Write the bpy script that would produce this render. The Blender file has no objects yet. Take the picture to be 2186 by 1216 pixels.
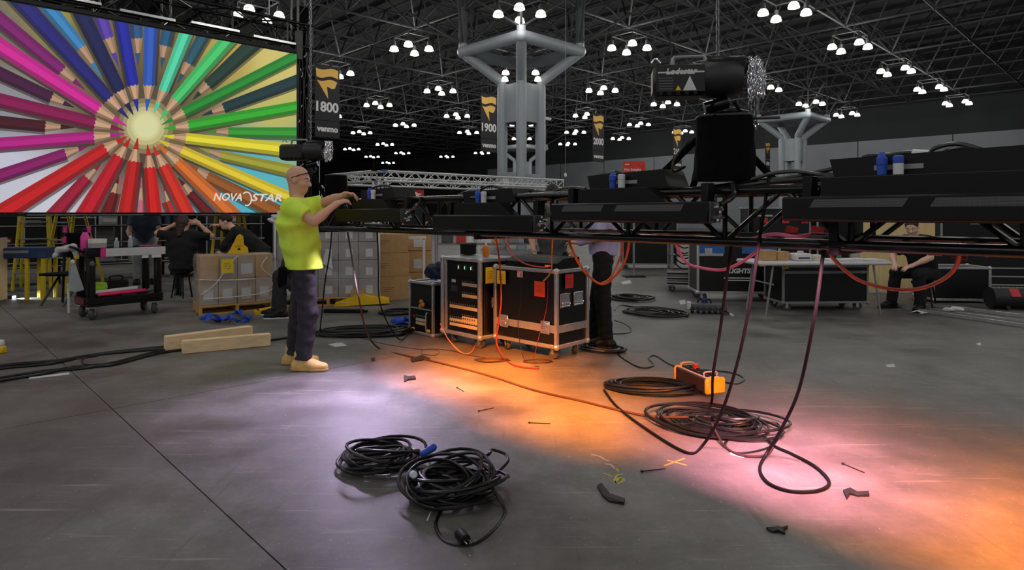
import bpy, bmesh, math, random
import numpy as np
from mathutils import Vector, Matrix
random.seed(7)
# ------------------------------------------------------------------ camera, world, exposure
scene = bpy.context.scene
C = scene.collection
F, H, CX, HY = 1350.0, 1.35, 1093.0, 456.0          # focal length in pixels, eye height, principal column and horizon row
cam_d = bpy.data.cameras.new('camera'); cam = bpy.data.objects.new('camera', cam_d); C.objects.link(cam)
cam_d.sensor_width = 36.0; cam_d.lens = F / 2186 * 36.0
cam_d.shift_y = -(608 - HY) / 2186; cam_d.clip_end = 400; cam_d.clip_start = 0.05
cam.location = (0, 0, H); cam.rotation_euler = (math.pi / 2, 0, 0)
scene.camera = cam
world = bpy.data.worlds.new('world'); scene.world = world; world.use_nodes = True
world.node_tree.nodes['Background'].inputs[0].default_value = (0.9, 0.95, 1.0, 1)
world.node_tree.nodes['Background'].inputs[1].default_value = 0.165
vs = scene.view_settings
vs.view_transform = 'Standard'; vs.look = 'None'; vs.gamma = 1.0; vs.use_curve_mapping = False
vs.exposure = 0.0
LAMP_W = 138.0                                       # power of one ceiling lamp cluster
# ------------------------------------------------------------------ the hall's axes
ANG = math.radians(44.0)
U = Vector((math.cos(ANG), math.sin(ANG), 0)); V = Vector((-math.sin(ANG), math.cos(ANG), 0))
def uv(u, v, z=0.0): return U * u + V * v + Vector((0, 0, z))
def at(px, py, Y): return Vector(((px - CX) * Y / F, Y, H - (py - HY) * Y / F))
def fl(px, py, z=0.0):
    Y = F * (H - z) / (py - HY)
    return Vector(((px - CX) * Y / F, Y, z))
def lin(c):
    c = c / 255.0
    return c / 12.92 if c <= 0.04045 else ((c + 0.055) / 1.055) ** 2.4
def L3(rgb): return (lin(rgb[0]), lin(rgb[1]), lin(rgb[2]), 1.0)
# ------------------------------------------------------------------ materials
MATS = {}
def M(name, rgb=(128, 128, 128), rough=0.5, metal=0.0, var=0.12, scale=9.0, bump=0.0, alpha=1.0, spec=0.5, stretch=None):
    if name in MATS: return MATS[name]
    m = bpy.data.materials.new(name); m.use_nodes = True
    nt = m.node_tree; b = nt.nodes['Principled BSDF']
    b.inputs['Roughness'].default_value = rough; b.inputs['Metallic'].default_value = metal
    b.inputs['Specular IOR Level'].default_value = spec
    tc = nt.nodes.new('ShaderNodeTexCoord'); n = nt.nodes.new('ShaderNodeTexNoise')
    n.inputs['Scale'].default_value = scale; n.inputs['Detail'].default_value = 4
    if stretch:
        mp = nt.nodes.new('ShaderNodeMapping'); mp.inputs['Scale'].default_value = stretch
        nt.links.new(tc.outputs['Object'], mp.inputs[0]); nt.links.new(mp.outputs[0], n.inputs['Vector'])
    else:
        nt.links.new(tc.outputs['Object'], n.inputs['Vector'])
    r = nt.nodes.new('ShaderNodeValToRGB')
    c = L3(rgb)
    r.color_ramp.elements[0].position = 0.3; r.color_ramp.elements[1].position = 0.7
    r.color_ramp.elements[0].color = tuple(max(0, x * (1 - var)) for x in c[:3]) + (1,)
    r.color_ramp.elements[1].color = tuple(min(1, x * (1 + var)) for x in c[:3]) + (1,)
    nt.links.new(n.outputs['Fac'], r.inputs[0]); nt.links.new(r.outputs[0], b.inputs['Base Color'])
    if bump:
        bp = nt.nodes.new('ShaderNodeBump'); bp.inputs['Strength'].default_value = bump; bp.inputs['Distance'].default_value = 0.01
        nt.links.new(n.outputs['Fac'], bp.inputs['Height']); nt.links.new(bp.outputs[0], b.inputs['Normal'])
    if alpha < 1: b.inputs['Alpha'].default_value = alpha
    MATS[name] = m
    return m
def ME(name, rgb, strength):
    if name in MATS: return MATS[name]
    m = bpy.data.materials.new(name); m.use_nodes = True; nt = m.node_tree
    b = nt.nodes['Principled BSDF']
    b.inputs['Base Color'].default_value = L3(rgb); b.inputs['Emission Color'].default_value = L3(rgb)
    b.inputs['Emission Strength'].default_value = strength
    MATS[name] = m
    return m
black_metal = M('black_powder_coat', (12, 12, 13), 0.45, 0.0, 0.15, spec=.28)
black_steel = M('black_steel', (15, 15, 16), 0.25, 0.2, 0.1)
black_plastic = M('black_plastic', (11, 11, 12), 0.5, spec=.3)
black_lam = M('black_laminate', (11, 11, 12), 0.36, 0.0, 0.15, 30, 0.02)
black_cloth = M('black_cloth', (13, 13, 14), 0.95, 0, 0.3, 14, 0.3, spec=0.1)
rubber = M('black_rubber', (13, 13, 14), 0.36, 0, 0.2)
rubber_matte = M('matte_black_rubber', (12, 11, 12), .62, 0, .2, spec=.18)
rubber_warm = M('dark_brown_rubber', (52, 36, 30), 0.5, 0, 0.2)
alu = M('aluminium', (200, 200, 202), 0.34, 0.75, 0.1, 20)
chrome = M('chrome', (225, 226, 230), 0.2, 0.9, 0.08)
silver = M('silver_paint', (150, 152, 154), 0.45, 0.4, 0.1)
white_pl = M('white_plastic', (215, 216, 218), 0.45, 0, 0.05)
grey_pl = M('grey_plastic', (95, 97, 100), 0.5)
dark_grey = M('dark_grey_plastic', (52, 52, 54), 0.5)
yellow = M('yellow_paint', (236, 190, 20), 0.5, 0, 0.1)
yellow_tag = M('yellow_card', (245, 205, 30), 0.6, 0, 0.06)
orange_tag = M('orange_card', (225, 75, 30), 0.6, 0, 0.06)
red_tag = M('red_card', (200, 40, 48), 0.6, 0, 0.06)
blue_pl = M('blue_plastic', (38, 82, 190), 0.45, 0, 0.1)
pink = M('pink_tape', (226, 40, 140), 0.5, 0, 0.08)
pink_sling = M('pink_sling', (240, 120, 165), 0.6, 0, 0.1)
orange_cab = M('orange_cable', (214, 96, 34), 0.5, 0, 0.1)
red_cab = M('red_cable', (132, 42, 34), 0.5, 0, 0.1)
cardboard = M('cardboard', (186, 148, 100), 0.85, 0, 0.1, 12, 0.05)
cardboard_pale = M('pale_cardboard', (172, 152, 132), 0.8, 0, 0.1, 12, 0.05)
paper = M('white_paper', (205, 205, 206), 0.8, 0, 0.04)
pine = M('pine_wood', (238, 208, 164), 0.65, 0, 0.16, 6, 0.08, stretch=(1, 14, 14))
pallet_wood = M('pallet_wood', (196, 152, 82), 0.75, 0, 0.18, 7, 0.1, stretch=(1, 10, 10))
navy_cloth = M('navy_cloth', (34, 42, 66), 0.9, 0, 0.3, 20, 0.3)
blue_cloth = M('blue_webbing', (36, 84, 200), 0.75, 0, 0.25, 30, 0.3)
skin = M('skin', (214, 164, 138), 0.5, 0, 0.07, 18)
skin2 = M('fair_skin', (222, 178, 154), 0.5, 0, 0.07, 18)
hair_dark = M('dark_hair', (28, 22, 20), 0.6, 0, 0.35, 60, 0.6)
hair_brown = M('brown_hair', (52, 36, 28), 0.6, 0, 0.35, 60, 0.6)
eye_white = M('eye_white', (225, 220, 215), 0.3, 0, 0.02); eye_dark = M('eye_iris', (40, 28, 20), 0.3)
def film_mat():
    m = bpy.data.materials.new('stretch_film'); m.use_nodes = True; nt = m.node_tree
    b = nt.nodes['Principled BSDF']
    b.inputs['Base Color'].default_value = (0.75, 0.76, 0.78, 1); b.inputs['Roughness'].default_value = 0.22
    tc = nt.nodes.new('ShaderNodeTexCoord'); w = nt.nodes.new('ShaderNodeTexNoise'); mp = nt.nodes.new('ShaderNodeMapping')
    mp.inputs['Scale'].default_value = (1.6, 1.6, 4); w.inputs['Detail'].default_value = 5; w.inputs['Scale'].default_value = 1.6
    nt.links.new(tc.outputs['Object'], mp.inputs[0]); nt.links.new(mp.outputs[0], w.inputs[0])
    r = nt.nodes.new('ShaderNodeMapRange'); r.inputs[1].default_value = 0.35; r.inputs[2].default_value = 0.75
    r.inputs[3].default_value = 0.05; r.inputs[4].default_value = 0.34
    nt.links.new(w.outputs['Fac'], r.inputs[0]); nt.links.new(r.outputs[0], b.inputs['Alpha'])
    bp = nt.nodes.new('ShaderNodeBump'); bp.inputs['Strength'].default_value = 0.35; bp.inputs['Distance'].default_value = 0.02
    nt.links.new(w.outputs['Fac'], bp.inputs['Height']); nt.links.new(bp.outputs[0], b.inputs['Normal'])
    return m
film = film_mat()
# ------------------------------------------------------------------ mesh building
class MB:
    def __init__(s): s.v = []; s.f = []; s.mi = []; s.cur = 0
    def add(s, vs_, fs):
        o = len(s.v); s.v.extend([tuple(p) for p in vs_])
        for f in fs: s.f.append(tuple(i + o for i in f)); s.mi.append(s.cur)
        return s
    def box(s, c, d, bev=0.0, rot=None):
        hx, hy, hz = d[0] / 2, d[1] / 2, d[2] / 2
        c = Vector(c)
        pts = []; fs = []
        if bev <= 0:
            for x in (-1, 1):
                for y in (-1, 1):
                    for z in (-1, 1): pts.append(Vector((x * hx, y * hy, z * hz)))
            fs = [(0, 1, 3, 2), (4, 6, 7, 5), (0, 4, 5, 1), (2, 3, 7, 6), (0, 2, 6, 4), (1, 5, 7, 3)]
        else:
            b = min(bev, hx * .98, hy * .98, hz * .98); ix = {}
            for x in (-1, 1):
                for y in (-1, 1):
                    for z in (-1, 1):
                        for a in range(3):
                            p = [x * (hx - b), y * (hy - b), z * (hz - b)]
                            p[a] = (x * hx, y * hy, z * hz)[a]
                            ix[(x, y, z, a)] = len(pts); pts.append(Vector(p))
            for a in range(3):
                o1, o2 = (a + 1) % 3, (a + 2) % 3
                for sg in (-1, 1):
                    q = []
                    for s1, s2 in ((-1, -1), (1, -1), (1, 1), (-1, 1)):
                        k = [0, 0, 0]; k[a] = sg; k[o1] = s1; k[o2] = s2; q.append(ix[(k[0], k[1], k[2], a)])
                    fs.append(tuple(q if sg > 0 else q[::-1]))
                for s1 in (-1, 1):           # edges parallel to axis a
                    for s2 in (-1, 1):
                        k = [0, 0, 0]; k[o1] = s1; k[o2] = s2
                        def g(e, ax):
                            k2 = list(k); k2[a] = e; return ix[(k2[0], k2[1], k2[2], ax)]
                        q = [g(-1, o1), g(1, o1), g(1, o2), g(-1, o2)]
                        fs.append(tuple(q if s1 * s2 < 0 else q[::-1]))
            for x in (-1, 1):
                for y in (-1, 1):
                    for z in (-1, 1):
                        q = [ix[(x, y, z, 0)], ix[(x, y, z, 1)], ix[(x, y, z, 2)]]
                        fs.append(tuple(q if x * y * z > 0 else q[::-1]))
        if rot is not None: pts = [rot @ p for p in pts]
        return s.add([p + c for p in pts], fs)
    def b2(s, x0, x1, y0, y1, z0, z1, bev=0.0):
        return s.box(((x0 + x1) / 2, (y0 + y1) / 2, (z0 + z1) / 2), (abs(x1 - x0), abs(y1 - y0), abs(z1 - z0)), bev)
    def tube(s, pts, r, n=8, closed=False, cap=True, rr=None):
        P = [Vector(p) for p in pts]; m = len(P)
        T = []
        for i in range(m):
            if closed: d = P[(i + 1) % m] - P[i - 1]
            else: d = P[min(i + 1, m - 1)] - P[max(i - 1, 0)]
            T.append(d.normalized() if d.length > 1e-9 else Vector((0, 0, 1)))
        ref = Vector((0, 0, 1)) if abs(T[0].z) < .9 else Vector((1, 0, 0))
        N = (ref - T[0] * ref.dot(T[0])).normalized()
        vs_ = []
        for i in range(m):
            N = N - T[i] * N.dot(T[i])
            N = N.normalized() if N.length > 1e-6 else T[i].orthogonal().normalized()
            B = T[i].cross(N); ri = rr[i] if rr else r
            for j in range(n):
                a = 2 * math.pi * j / n
                vs_.append(P[i] + (N * math.cos(a) + B * math.sin(a)) * ri)
        fs = []
        for i in range(m if closed else m - 1):
            k = (i + 1) % m
            for j in range(n):
                j2 = (j + 1) % n
                fs.append((i * n + j, i * n + j2, k * n + j2, k * n + j))
        if cap and not closed:
            fs.append(tuple(range(n - 1, -1, -1))); fs.append(tuple((m - 1) * n + j for j in range(n)))
        return s.add(vs_, fs)
    def cyl(s, a, b, r, n=12, r2=None):
        return s.tube([a, b], r, n, rr=[r, r if r2 is None else r2])
    def lathe(s, prof, c=(0, 0, 0), n=20, axis='z'):
        c = Vector(c); vs_ = []; fs = []; m = len(prof)
        for (r, z) in prof:
            for j in range(n):
                a = 2 * math.pi * j / n
                p = Vector((r * math.cos(a), r * math.sin(a), z))
                if axis == 'x': p = Vector((p.z, p.x, p.y))
                if axis == 'y': p = Vector((p.y, p.z, p.x))
                vs_.append(c + p)
        for i in range(m - 1):
            for j in range(n):
                j2 = (j + 1) % n
                fs.append((i * n + j, i * n + j2, (i + 1) * n + j2, (i + 1) * n + j))
        fs.append(tuple(range(n - 1, -1, -1))); fs.append(tuple((m - 1) * n + j for j in range(n)))
        return s.add(vs_, fs)
    def prism(s, poly, y0, y1, plane='xz'):
        n = len(poly); vs_ = []
        for y in (y0, y1):
            for p in poly:
                if plane == 'xz': vs_.append((p[0], y, p[1]))
                elif plane == 'xy': vs_.append((p[0], p[1], y))
                else: vs_.append((y, p[0], p[1]))
        fs = [tuple(range(n)), tuple(range(2 * n - 1, n - 1, -1))]
        for i in range(n):
            j = (i + 1) % n; fs.append((i, i + n, j + n, j))
        return s.add(vs_, fs)
    def sphere(s, c, r, n=12, m=8, sc=(1, 1, 1)):
        prof = [(r * math.sin(math.pi * i / m), -r * math.cos(math.pi * i / m)) for i in range(m + 1)]
        prof[0] = (r * .02, -r); prof[-1] = (r * .02, r)
        o = len(s.v); s.lathe(prof, (0, 0, 0), n)
        for i in range(o, len(s.v)):
            p = s.v[i]; s.v[i] = (c[0] + p[0] * sc[0], c[1] + p[1] * sc[1], c[2] + p[2] * sc[2])
        return s
    def mesh(s, name, mats, smooth=True, ang=38):
        me = bpy.data.meshes.new(name); me.from_pydata(s.v, [], s.f)
        for m in (mats if isinstance(mats, (list, tuple)) else [mats]): me.materials.append(m)
        me.polygons.foreach_set('material_index', s.mi)
        bm = bmesh.new(); bm.from_mesh(me); bmesh.ops.recalc_face_normals(bm, faces=bm.faces); bm.to_mesh(me); bm.free()
        if smooth:
            me.polygons.foreach_set('use_smooth', [True] * len(me.polygons)); me.set_sharp_from_angle(angle=math.radians(ang))
        me.update()
        return me
    def build(s, name, mat, parent=None, smooth=True, ang=38):
        return link(name, s.mesh(name, mat, smooth, ang), parent)
def link(name, me, parent=None, loc=None, rotz=None):
    o = bpy.data.objects.new(name, me); C.objects.link(o)
    if parent is not None: o.parent = parent
    if loc is not None: o.location = loc
    if rotz is not None: o.rotation_euler = (0, 0, rotz)
    return o
def thing(name, label, cat, loc=(0, 0, 0), rotz=0.0, group=None):
    o = bpy.data.objects.new(name, None); C.objects.link(o)
    o.location = loc; o.rotation_euler = (0, 0, rotz); o.empty_display_size = 0.1
    return tag(o, label, cat, group)
def tag(o, label, cat, group=None):
    o['label'] = label; o['category'] = cat
    if group: o['group'] = group
    return o
def struct(o): o['kind'] = 'structure'; return o
def copy_tree(o, parent=None):
    c = o.copy(); C.objects.link(c); c.parent = parent
    for ch in o.children: copy_tree(ch, c)
    return c
def text_mesh(s, size, bold=0.0, extrude=0.0, shear=0.0, align='CENTER', width=1.0, spacing=1.0):
    cu = bpy.data.curves.new('lettering', 'FONT'); cu.body = s; cu.size = size; cu.offset = bold; cu.extrude = extrude
    cu.shear = shear; cu.align_x = align; cu.space_character = spacing; cu.resolution_u = 3
    o = bpy.data.objects.new('lettering', cu); C.objects.link(o)
    dg = bpy.context.evaluated_depsgraph_get(); me = bpy.data.meshes.new_from_object(o.evaluated_get(dg))
    bpy.data.objects.remove(o); bpy.data.curves.remove(cu)
    if width != 1.0: me.transform(Matrix.Diagonal((width, 1, 1, 1)))
    return me
def lettering(name, s, size, mat, parent, loc, bold=0.0, shear=0.0, flip=False, width=1.0, align='CENTER', spacing=1.0, rotz=0.0, fit=None):
    """flat printed words facing local -y of the parent"""
    me = text_mesh(s, size, bold, 0.0006, shear, align, width, spacing)
    if fit:
        xs = [v_.co.x for v_ in me.vertices]; me.transform(Matrix.Translation((-min(xs) * (align == 'LEFT'), 0, 0))); me.transform(Matrix.Diagonal((fit / (max(xs) - min(xs)), 1, 1, 1)))
    me.transform(Matrix.Rotation(math.pi / 2, 4, 'X')); me.transform(Matrix.Rotation(rotz, 4, 'Z'))
    me.materials.clear(); me.materials.append(mat)
    return link(name, me, parent, loc)
def spline(pts, n=8, closed=False):
    P = [Vector(p) for p in pts]; out = []; m = len(P)
    rng_ = range(m) if closed else range(m - 1)
    for i in rng_:
        if closed: p0, p1, p2, p3 = P[i - 1], P[i], P[(i + 1) % m], P[(i + 2) % m]
        else: p0, p1, p2, p3 = P[max(i - 1, 0)], P[i], P[i + 1], P[min(i + 2, m - 1)]
        for k in range(n):
            t = k / n
            out.append(0.5 * ((2 * p1) + (p2 - p0) * t + (2 * p0 - 5 * p1 + 4 * p2 - p3) * t * t + (3 * p1 - p0 - 3 * p2 + p3) * t ** 3))
    if not closed: out.append(P[-1])
    return out
def Rz(a): return Matrix.Rotation(a, 3, 'Z')
def Rx(a): return Matrix.Rotation(a, 3, 'X')
def Ry(a): return Matrix.Rotation(a, 3, 'Y')
# ================================================================== THE SETTING
# ---- floor: concrete slabs between joints that run along the hall's axes
def floor_mat():
    m = bpy.data.materials.new('worn_concrete'); m.use_nodes = True; nt = m.node_tree; N = nt.nodes; Lk = nt.links.new
    b = N['Principled BSDF']
    g = N.new('ShaderNodeNewGeometry')
    def noise(sc, det, rough=.55, st=None):
        n = N.new('ShaderNodeTexNoise'); n.inputs['Scale'].default_value = sc; n.inputs['Detail'].default_value = det; n.inputs['Roughness'].default_value = rough
        if st:
            mp = N.new('ShaderNodeMapping'); mp.inputs['Scale'].default_value = st[0]; mp.inputs['Rotation'].default_value = (0, 0, st[1])
            Lk(g.outputs['Position'], mp.inputs[0]); Lk(mp.outputs[0], n.inputs['Vector'])
        else: Lk(g.outputs['Position'], n.inputs['Vector'])
        return n
    def ramp(src, p0, c0, p1, c1):
        r = N.new('ShaderNodeValToRGB'); e = r.color_ramp.elements
        e[0].position = p0; e[0].color = c0; e[1].position = p1; e[1].color = c1
        Lk(src, r.inputs[0]); return r
    def mix(mode, fac, a, c):
        x = N.new('ShaderNodeMix'); x.data_type = 'RGBA'; x.blend_type = mode
        if isinstance(fac, float): x.inputs[0].default_value = fac
        else: Lk(fac, x.inputs[0])
        Lk(a, x.inputs[6])
        if isinstance(c, tuple): x.inputs[7].default_value = c
        else: Lk(c, x.inputs[7])
        return x.outputs[2]
    big = noise(0.42, 6, .62); mid = noise(1.9, 6, .65); fine = noise(26, 5, .7)
    base = ramp(big.outputs['Fac'], .32, L3((84, 81, 78)), .66, L3((138, 136, 133))).outputs[0]
    base = mix('MULTIPLY', .85, base, ramp(mid.outputs['Fac'], .34, (.46, .45, .44, 1), .64, (1.1, 1.1, 1.1, 1)).outputs[0])
    base = mix('MULTIPLY', .5, base, ramp(fine.outputs['Fac'], .3, (.72, .72, .72, 1), .7, (1.12, 1.12, 1.12, 1)).outputs[0])
    # rubbed pale scuffs and dark tyre-like smears, drawn out along two directions
    sc1 = noise(1.0, 4, .6, ((1.2, 22, 1), .55)); sc2 = noise(1.0, 4, .6, ((16, 1.0, 1), .2))
    base = mix('MIX', ramp(sc1.outputs['Fac'], .60, (0, 0, 0, 1), .78, (.6, .6, .6, 1)).outputs[0], base, L3((172, 170, 166)))
    base = mix('MIX', ramp(sc2.outputs['Fac'], .62, (0, 0, 0, 1), .80, (.6, .6, .6, 1)).outputs[0], base, L3((70, 68, 66)))
    st = noise(.9, 5, .7); base = mix('MIX', ramp(st.outputs['Fac'], .56, (0, 0, 0, 1), .70, (.55, .55, .55, 1)).outputs[0], base, L3((72, 66, 64)))
    sp = noise(75, 2, .5); base = mix('MIX', ramp(sp.outputs['Fac'], .71, (0, 0, 0, 1), .76, (.9, .9, .9, 1)).outputs[0], base, L3((196, 194, 188)))
    Lk(base, b.inputs['Base Color'])
    rr = ramp(mid.outputs['Fac'], .3, (.42, .42, .42, 1), .7, (.62, .62, .62, 1)); Lk(rr.outputs[0], b.inputs['Roughness'])
    b.inputs['Specular IOR Level'].default_value = .35
    bp = N.new('ShaderNodeBump'); bp.inputs['Strength'].default_value = .12; bp.inputs['Distance'].default_value = .01
    Lk(fine.outputs['Fac'], bp.inputs['Height']); Lk(bp.outputs[0], b.inputs['Normal'])
    return m
concrete = floor_mat()
floor = struct(MB().add([uv(-40, -60, -.012), uv(140, -60, -.012), uv(140, 140, -.012), uv(-40, 140, -.012)], [(0, 1, 2, 3)]).build('floor', M('joint_filler', (86, 84, 82), .9), None, False))
JU, JV, SL, JW = 1.05, 5.07, 9.0, 0.0035
for iu in range(-3, 8):
    for iv in range(-4, 12):
        u0, v0 = JU + iu * SL + JW, JV + iv * SL + JW; u1, v1 = u0 + SL - 2 * JW, v0 + SL - 2 * JW
        cc = uv((u0 + u1) / 2, (v0 + v1) / 2)
        if cc.y < -9 or abs(cc.x) > .85 * max(cc.y, 0) + 11 or u0 > 56: continue
        b_ = MB()
        b_.add([uv(u0, v0, 0), uv(u1, v0, 0), uv(u1, v1, 0), uv(u0, v1, 0), uv(u0, v0, -.012), uv(u1, v0, -.012), uv(u1, v1, -.012), uv(u0, v1, -.012)],
               [(0, 1, 2, 3), (0, 4, 5, 1), (1, 5, 6, 2), (2, 6, 7, 3), (3, 7, 4, 0)])
        b_.build('slab', concrete, floor, False)
# ---- walls
WU = 52.9
wall_grey = M('wall_grey_panel', (128, 132, 136), .8, 0, .06, .6)
wall_dark = M('wall_dark_upper', (40, 42, 44), .85, 0, .1, .5)
w_ = MB()
for k in range(12):                                   # tall movable panels with fine gaps
    v0 = -14 + k * 6.1
    w_.add([uv(WU, v0 + .03, 0), uv(WU, v0 + 6.07, 0), uv(WU, v0 + 6.07, 6.9), uv(WU, v0 + .03, 6.9)], [(0, 1, 2, 3)])
wall_right = struct(w_.build('wall_right', wall_grey, None, False))
up = MB().add([uv(WU + .15, -14, 0), uv(WU + .15, 87, 0), uv(WU + .15, 87, 12.6), uv(WU + .15, -14, 12.6)], [(0, 1, 2, 3)])
up.build('upper_wall', wall_dark, wall_right, False)
w_ = MB()
for k in range(9):
    a, b_ = uv(WU - k * 9, 86, 0), uv(WU - k * 9 - 8.9, 86, 0)
    w_.add([a, b_, b_ + Vector((0, 0, 12.6)), a + Vector((0, 0, 12.6))], [(0, 1, 2, 3)])
wall_back = struct(w_.build('wall_back', M('wall_back_black', (18, 18, 19), .9), None, False))
# ---- ceiling deck and the tubular space frame below it
deck_m = M('dark_roof_deck', (34, 35, 37), .85, 0, .2, .35)
tube_m = M('dark_grey_tube', (54, 55, 57), .6, .1, .12, 2)
ceiling = struct(MB().add([uv(-14, -60, 12.4), uv(WU + .2, -60, 12.4), uv(WU + .2, 90, 12.4), uv(-14, 90, 12.4)], [(0, 1, 2, 3)]).build('ceiling', deck_m, None, False))
for k in range(30):
    u0 = -6 + k * 2.0
    a, b_ = uv(u0, -26, 12.2), uv(u0, 86, 12.2)
    MB().add([a - U * .12, a + U * .12, b_ + U * .12, b_ - U * .12, a - U * .12 + Vector((0, 0, .2)), a + U * .12 + Vector((0, 0, .2)), b_ + U * .12 + Vector((0, 0, .2)), b_ - U * .12 + Vector((0, 0, .2))],
             [(0, 1, 2, 3), (0, 4, 5, 1), (1, 5, 6, 2), (2, 6, 7, 3), (3, 7, 4, 0)]).build('purlin', deck_m, ceiling, False)
ZB, ZT, MOD = 9.35, 11.6, 3.25
COL0 = Vector((.37, 24.9, 0)); cu0, cv0 = COL0.dot(U), COL0.dot(V)
def in_roof(p): return ((15 < p.y < 92 and -.62 * p.y - 7 < p.x < .82 * p.y + 6) or (p.x ** 2 + p.y ** 2 < 31 ** 2 and p.y > -18)) and p.dot(U) < WU - .2 and p.dot(V) < 84
nodes = {}
for i in range(-24, 24):
    for j in range(-24, 32):
        p = uv(cu0 + (i + .5) * MOD, cv0 + (j + .5) * MOD, ZB)
        if in_roof(p): nodes[(i, j)] = p
def line_part(name, pts, r, parent, n=6): MB().tube([pts[0], pts[-1]], r, n).build(name, tube_m, parent)
for ax in (0, 1):
    rows = {}
    for key, p in nodes.items(): rows.setdefault(key[ax], []).append((key[1 - ax], p))
    for rk, lst in rows.items():
        lst.sort(key=lambda q: q[0])
        if len(lst) < 2: continue
        pts = [q[1] for q in lst]
        line_part('bottom_chord', pts, .055, ceiling)
        off = U * (MOD / 2) + V * (MOD / 2) + Vector((0, 0, ZT - ZB))
        line_part('top_chord', [p + off for p in pts], .055, ceiling)
br = MB(); nd = MB()
for (i, j), p in nodes.items():
    for su in (-1, 1):
        for sv in (-1, 1):
            br.tube([p, p + U * (su * MOD / 2) + V * (sv * MOD / 2) + Vector((0, 0, ZT - ZB))], .042, 5, cap=False)
    nd.sphere(p, .1, 8, 5)
o = br.build('diagonal_braces', tube_m, ceiling); o['kind'] = 'stuff'
o = nd.build('node_balls', tube_m, ceiling); o['kind'] = 'stuff'
# ---- columns: four tubes that branch into a square capital ring
col_m = M('pale_grey_column_paint', (150, 158, 164), .45, 0, .05, 1.2)
def column(base, label, thick):
    t = thing('column', label, 'column', base, ANG)
    hr = 1.63; ht = .53; zr = 7.72; zk = 6.55          # half side of the ring and of the shaft square
    cs = [(-1, -1), (1, -1), (1, 1), (-1, 1)]
    for (a, b_) in cs:
        MB().tube(spline([(a * ht, b_ * ht, 0), (a * ht, b_ * ht, zk - .25)], 1) + [Vector((a * (ht + .03), b_ * (ht + .03), zk)), Vector((a * hr * .98, b_ * hr * .98, zr - .05))], .2, 16).build('shaft_tube', col_m, t)
        MB().sphere((a * hr, b_ * hr, zr), .235, 14, 10).build('corner_joint', col_m, t)
        MB().cyl((a * hr, b_ * hr, zr + .15), (a * hr, b_ * hr, zr + .34), .17, 12).build('bearing', col_m, t)
        for su in (-1, 1):
            for sv in (-1, 1):
                MB().tube([(a * hr, b_ * hr, zr + .3), (a * hr + su * MOD / 2 * .98, b_ * hr + sv * MOD / 2 * .98, ZB)], .05, 6).build('strut', tube_m, t)
        big = thick and a * b_ < 0
        MB().cyl((a * hr, b_ * hr, zr + .3), (a * hr, b_ * hr, 12.3), .17 if big else .05, 12).build('riser', M('column_riser_paint', (70, 74, 76), .5), t)
    for k in range(4):
        a, b_ = cs[k], cs[(k + 1) % 4]
        MB().cyl((a[0] * hr, a[1] * hr, zr), (b_[0] * hr, b_[1] * hr, zr), .225, 16).build('ring_tube', col_m, t)
        # web plate between the flaring tubes
        MB().add([(a[0] * ht, a[1] * ht, 4.9), (b_[0] * ht, b_[1] * ht, 4.9), (b_[0] * ht * .98, b_[1] * ht * .98, 6.45), (a[0] * ht * .98, a[1] * ht * .98, 6.45)], [(0, 1, 2, 3)])
        pl = MB(); q = .05
        mx, my = (a[0] + b_[0]) / 2 * ht, (a[1] + b_[1]) / 2 * ht
        pl.box((mx, my, 5.65), (abs(b_[0] - a[0]) * ht * .62 + q, abs(b_[1] - a[1]) * ht * .62 + q, 1.5), .01)
        pl.build('web_plate', col_m, t)
    MB().b2(-.5, .5, -.58, -.5, .2, 2.9, .02).build('cladding_panel', col_m, t)
    MB().b2(-.58, -.5, -.5, .5, .2, 2.9, .02).build('cladding_panel', col_m, t)
    if thick:
        MB().b2(-.40, .40, -.72, -.58, 2.05, 2.85, .02).build('electrical_box', col_m, t)
        MB().b2(-.74, -.58, -.42, .42, 1.95, 2.95, .02).build('electrical_box', col_m, t)
        MB().b2(-.78, -.74, -.05, .25, 2.35, 2.75, .005).build('switch_panel', white_pl, t)
        for sx in (-.25, .25):
            lp = MB().lathe([(.05, .16), (.1, .12), (.14, 0), (.13, -.02), (.02, -.02)], (sx * 1.8 - .3, sx * -1.8 - .3, 6.5), 12).build('flood_lamp', ME('flood_lamp_glow', (255, 252, 240), 3.0), t)
        cm = MB().b2(.62, .95, -.66, -.54, 5.05, 5.17, .02); cm.cyl((.95, -.6, 5.11), (1.02, -.6, 5.11), .07, 10)
        cm.build('camera', white_pl, t)
    return t
column(COL0, 'thick pale column with square ring capital left of the chain motor', True)
column(COL0 + U * 26, 'smaller pale column with square capital right of the hanging black bag', False)
column(COL0 + (U + V) * 26, 'distant column seen between the tubes of the nearest pale column', False)
column(COL0 + V * 26, 'far column mostly hidden behind the big pencil screen', False)
# ---- lamp clusters: four glowing bowls in a diamond
lamp_glow = ME('lamp_bowl_glow', (255, 253, 244), 2.6)
bowl_me = MB().lathe([(.04, .20), (.10, .185), (.155, .125), (.185, .025), (.19, 0), (.183, -.015), (.177, 0), (.02, .0)], (0, 0, 0), 18).mesh('bowl', lamp_glow)
cap_me = MB().lathe([(.03, .40), (.075, .38), (.085, .195), (.06, .185)], (0, 0, 0), 12).mesh('ballast', dark_grey)
band_me = MB().lathe([(.184, .045), (.192, .045), (.195, .03), (.186, .03)], (0, 0, 0), 18).mesh('band', dark_grey)
frame_b = MB(); hc = .52
for a, b_ in ((-1, -1), (1, -1), (1, 1), (-1, 1)):
    frame_b.cyl((a * hc, b_ * hc, .40), (a * hc, b_ * hc, .55), .015, 6)
for k in (-1, 1):
    frame_b.box((0, k * hc, .55), (2 * hc, .04, .04)); frame_b.box((k * hc, 0, .55), (.04, 2 * hc, .04))
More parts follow.
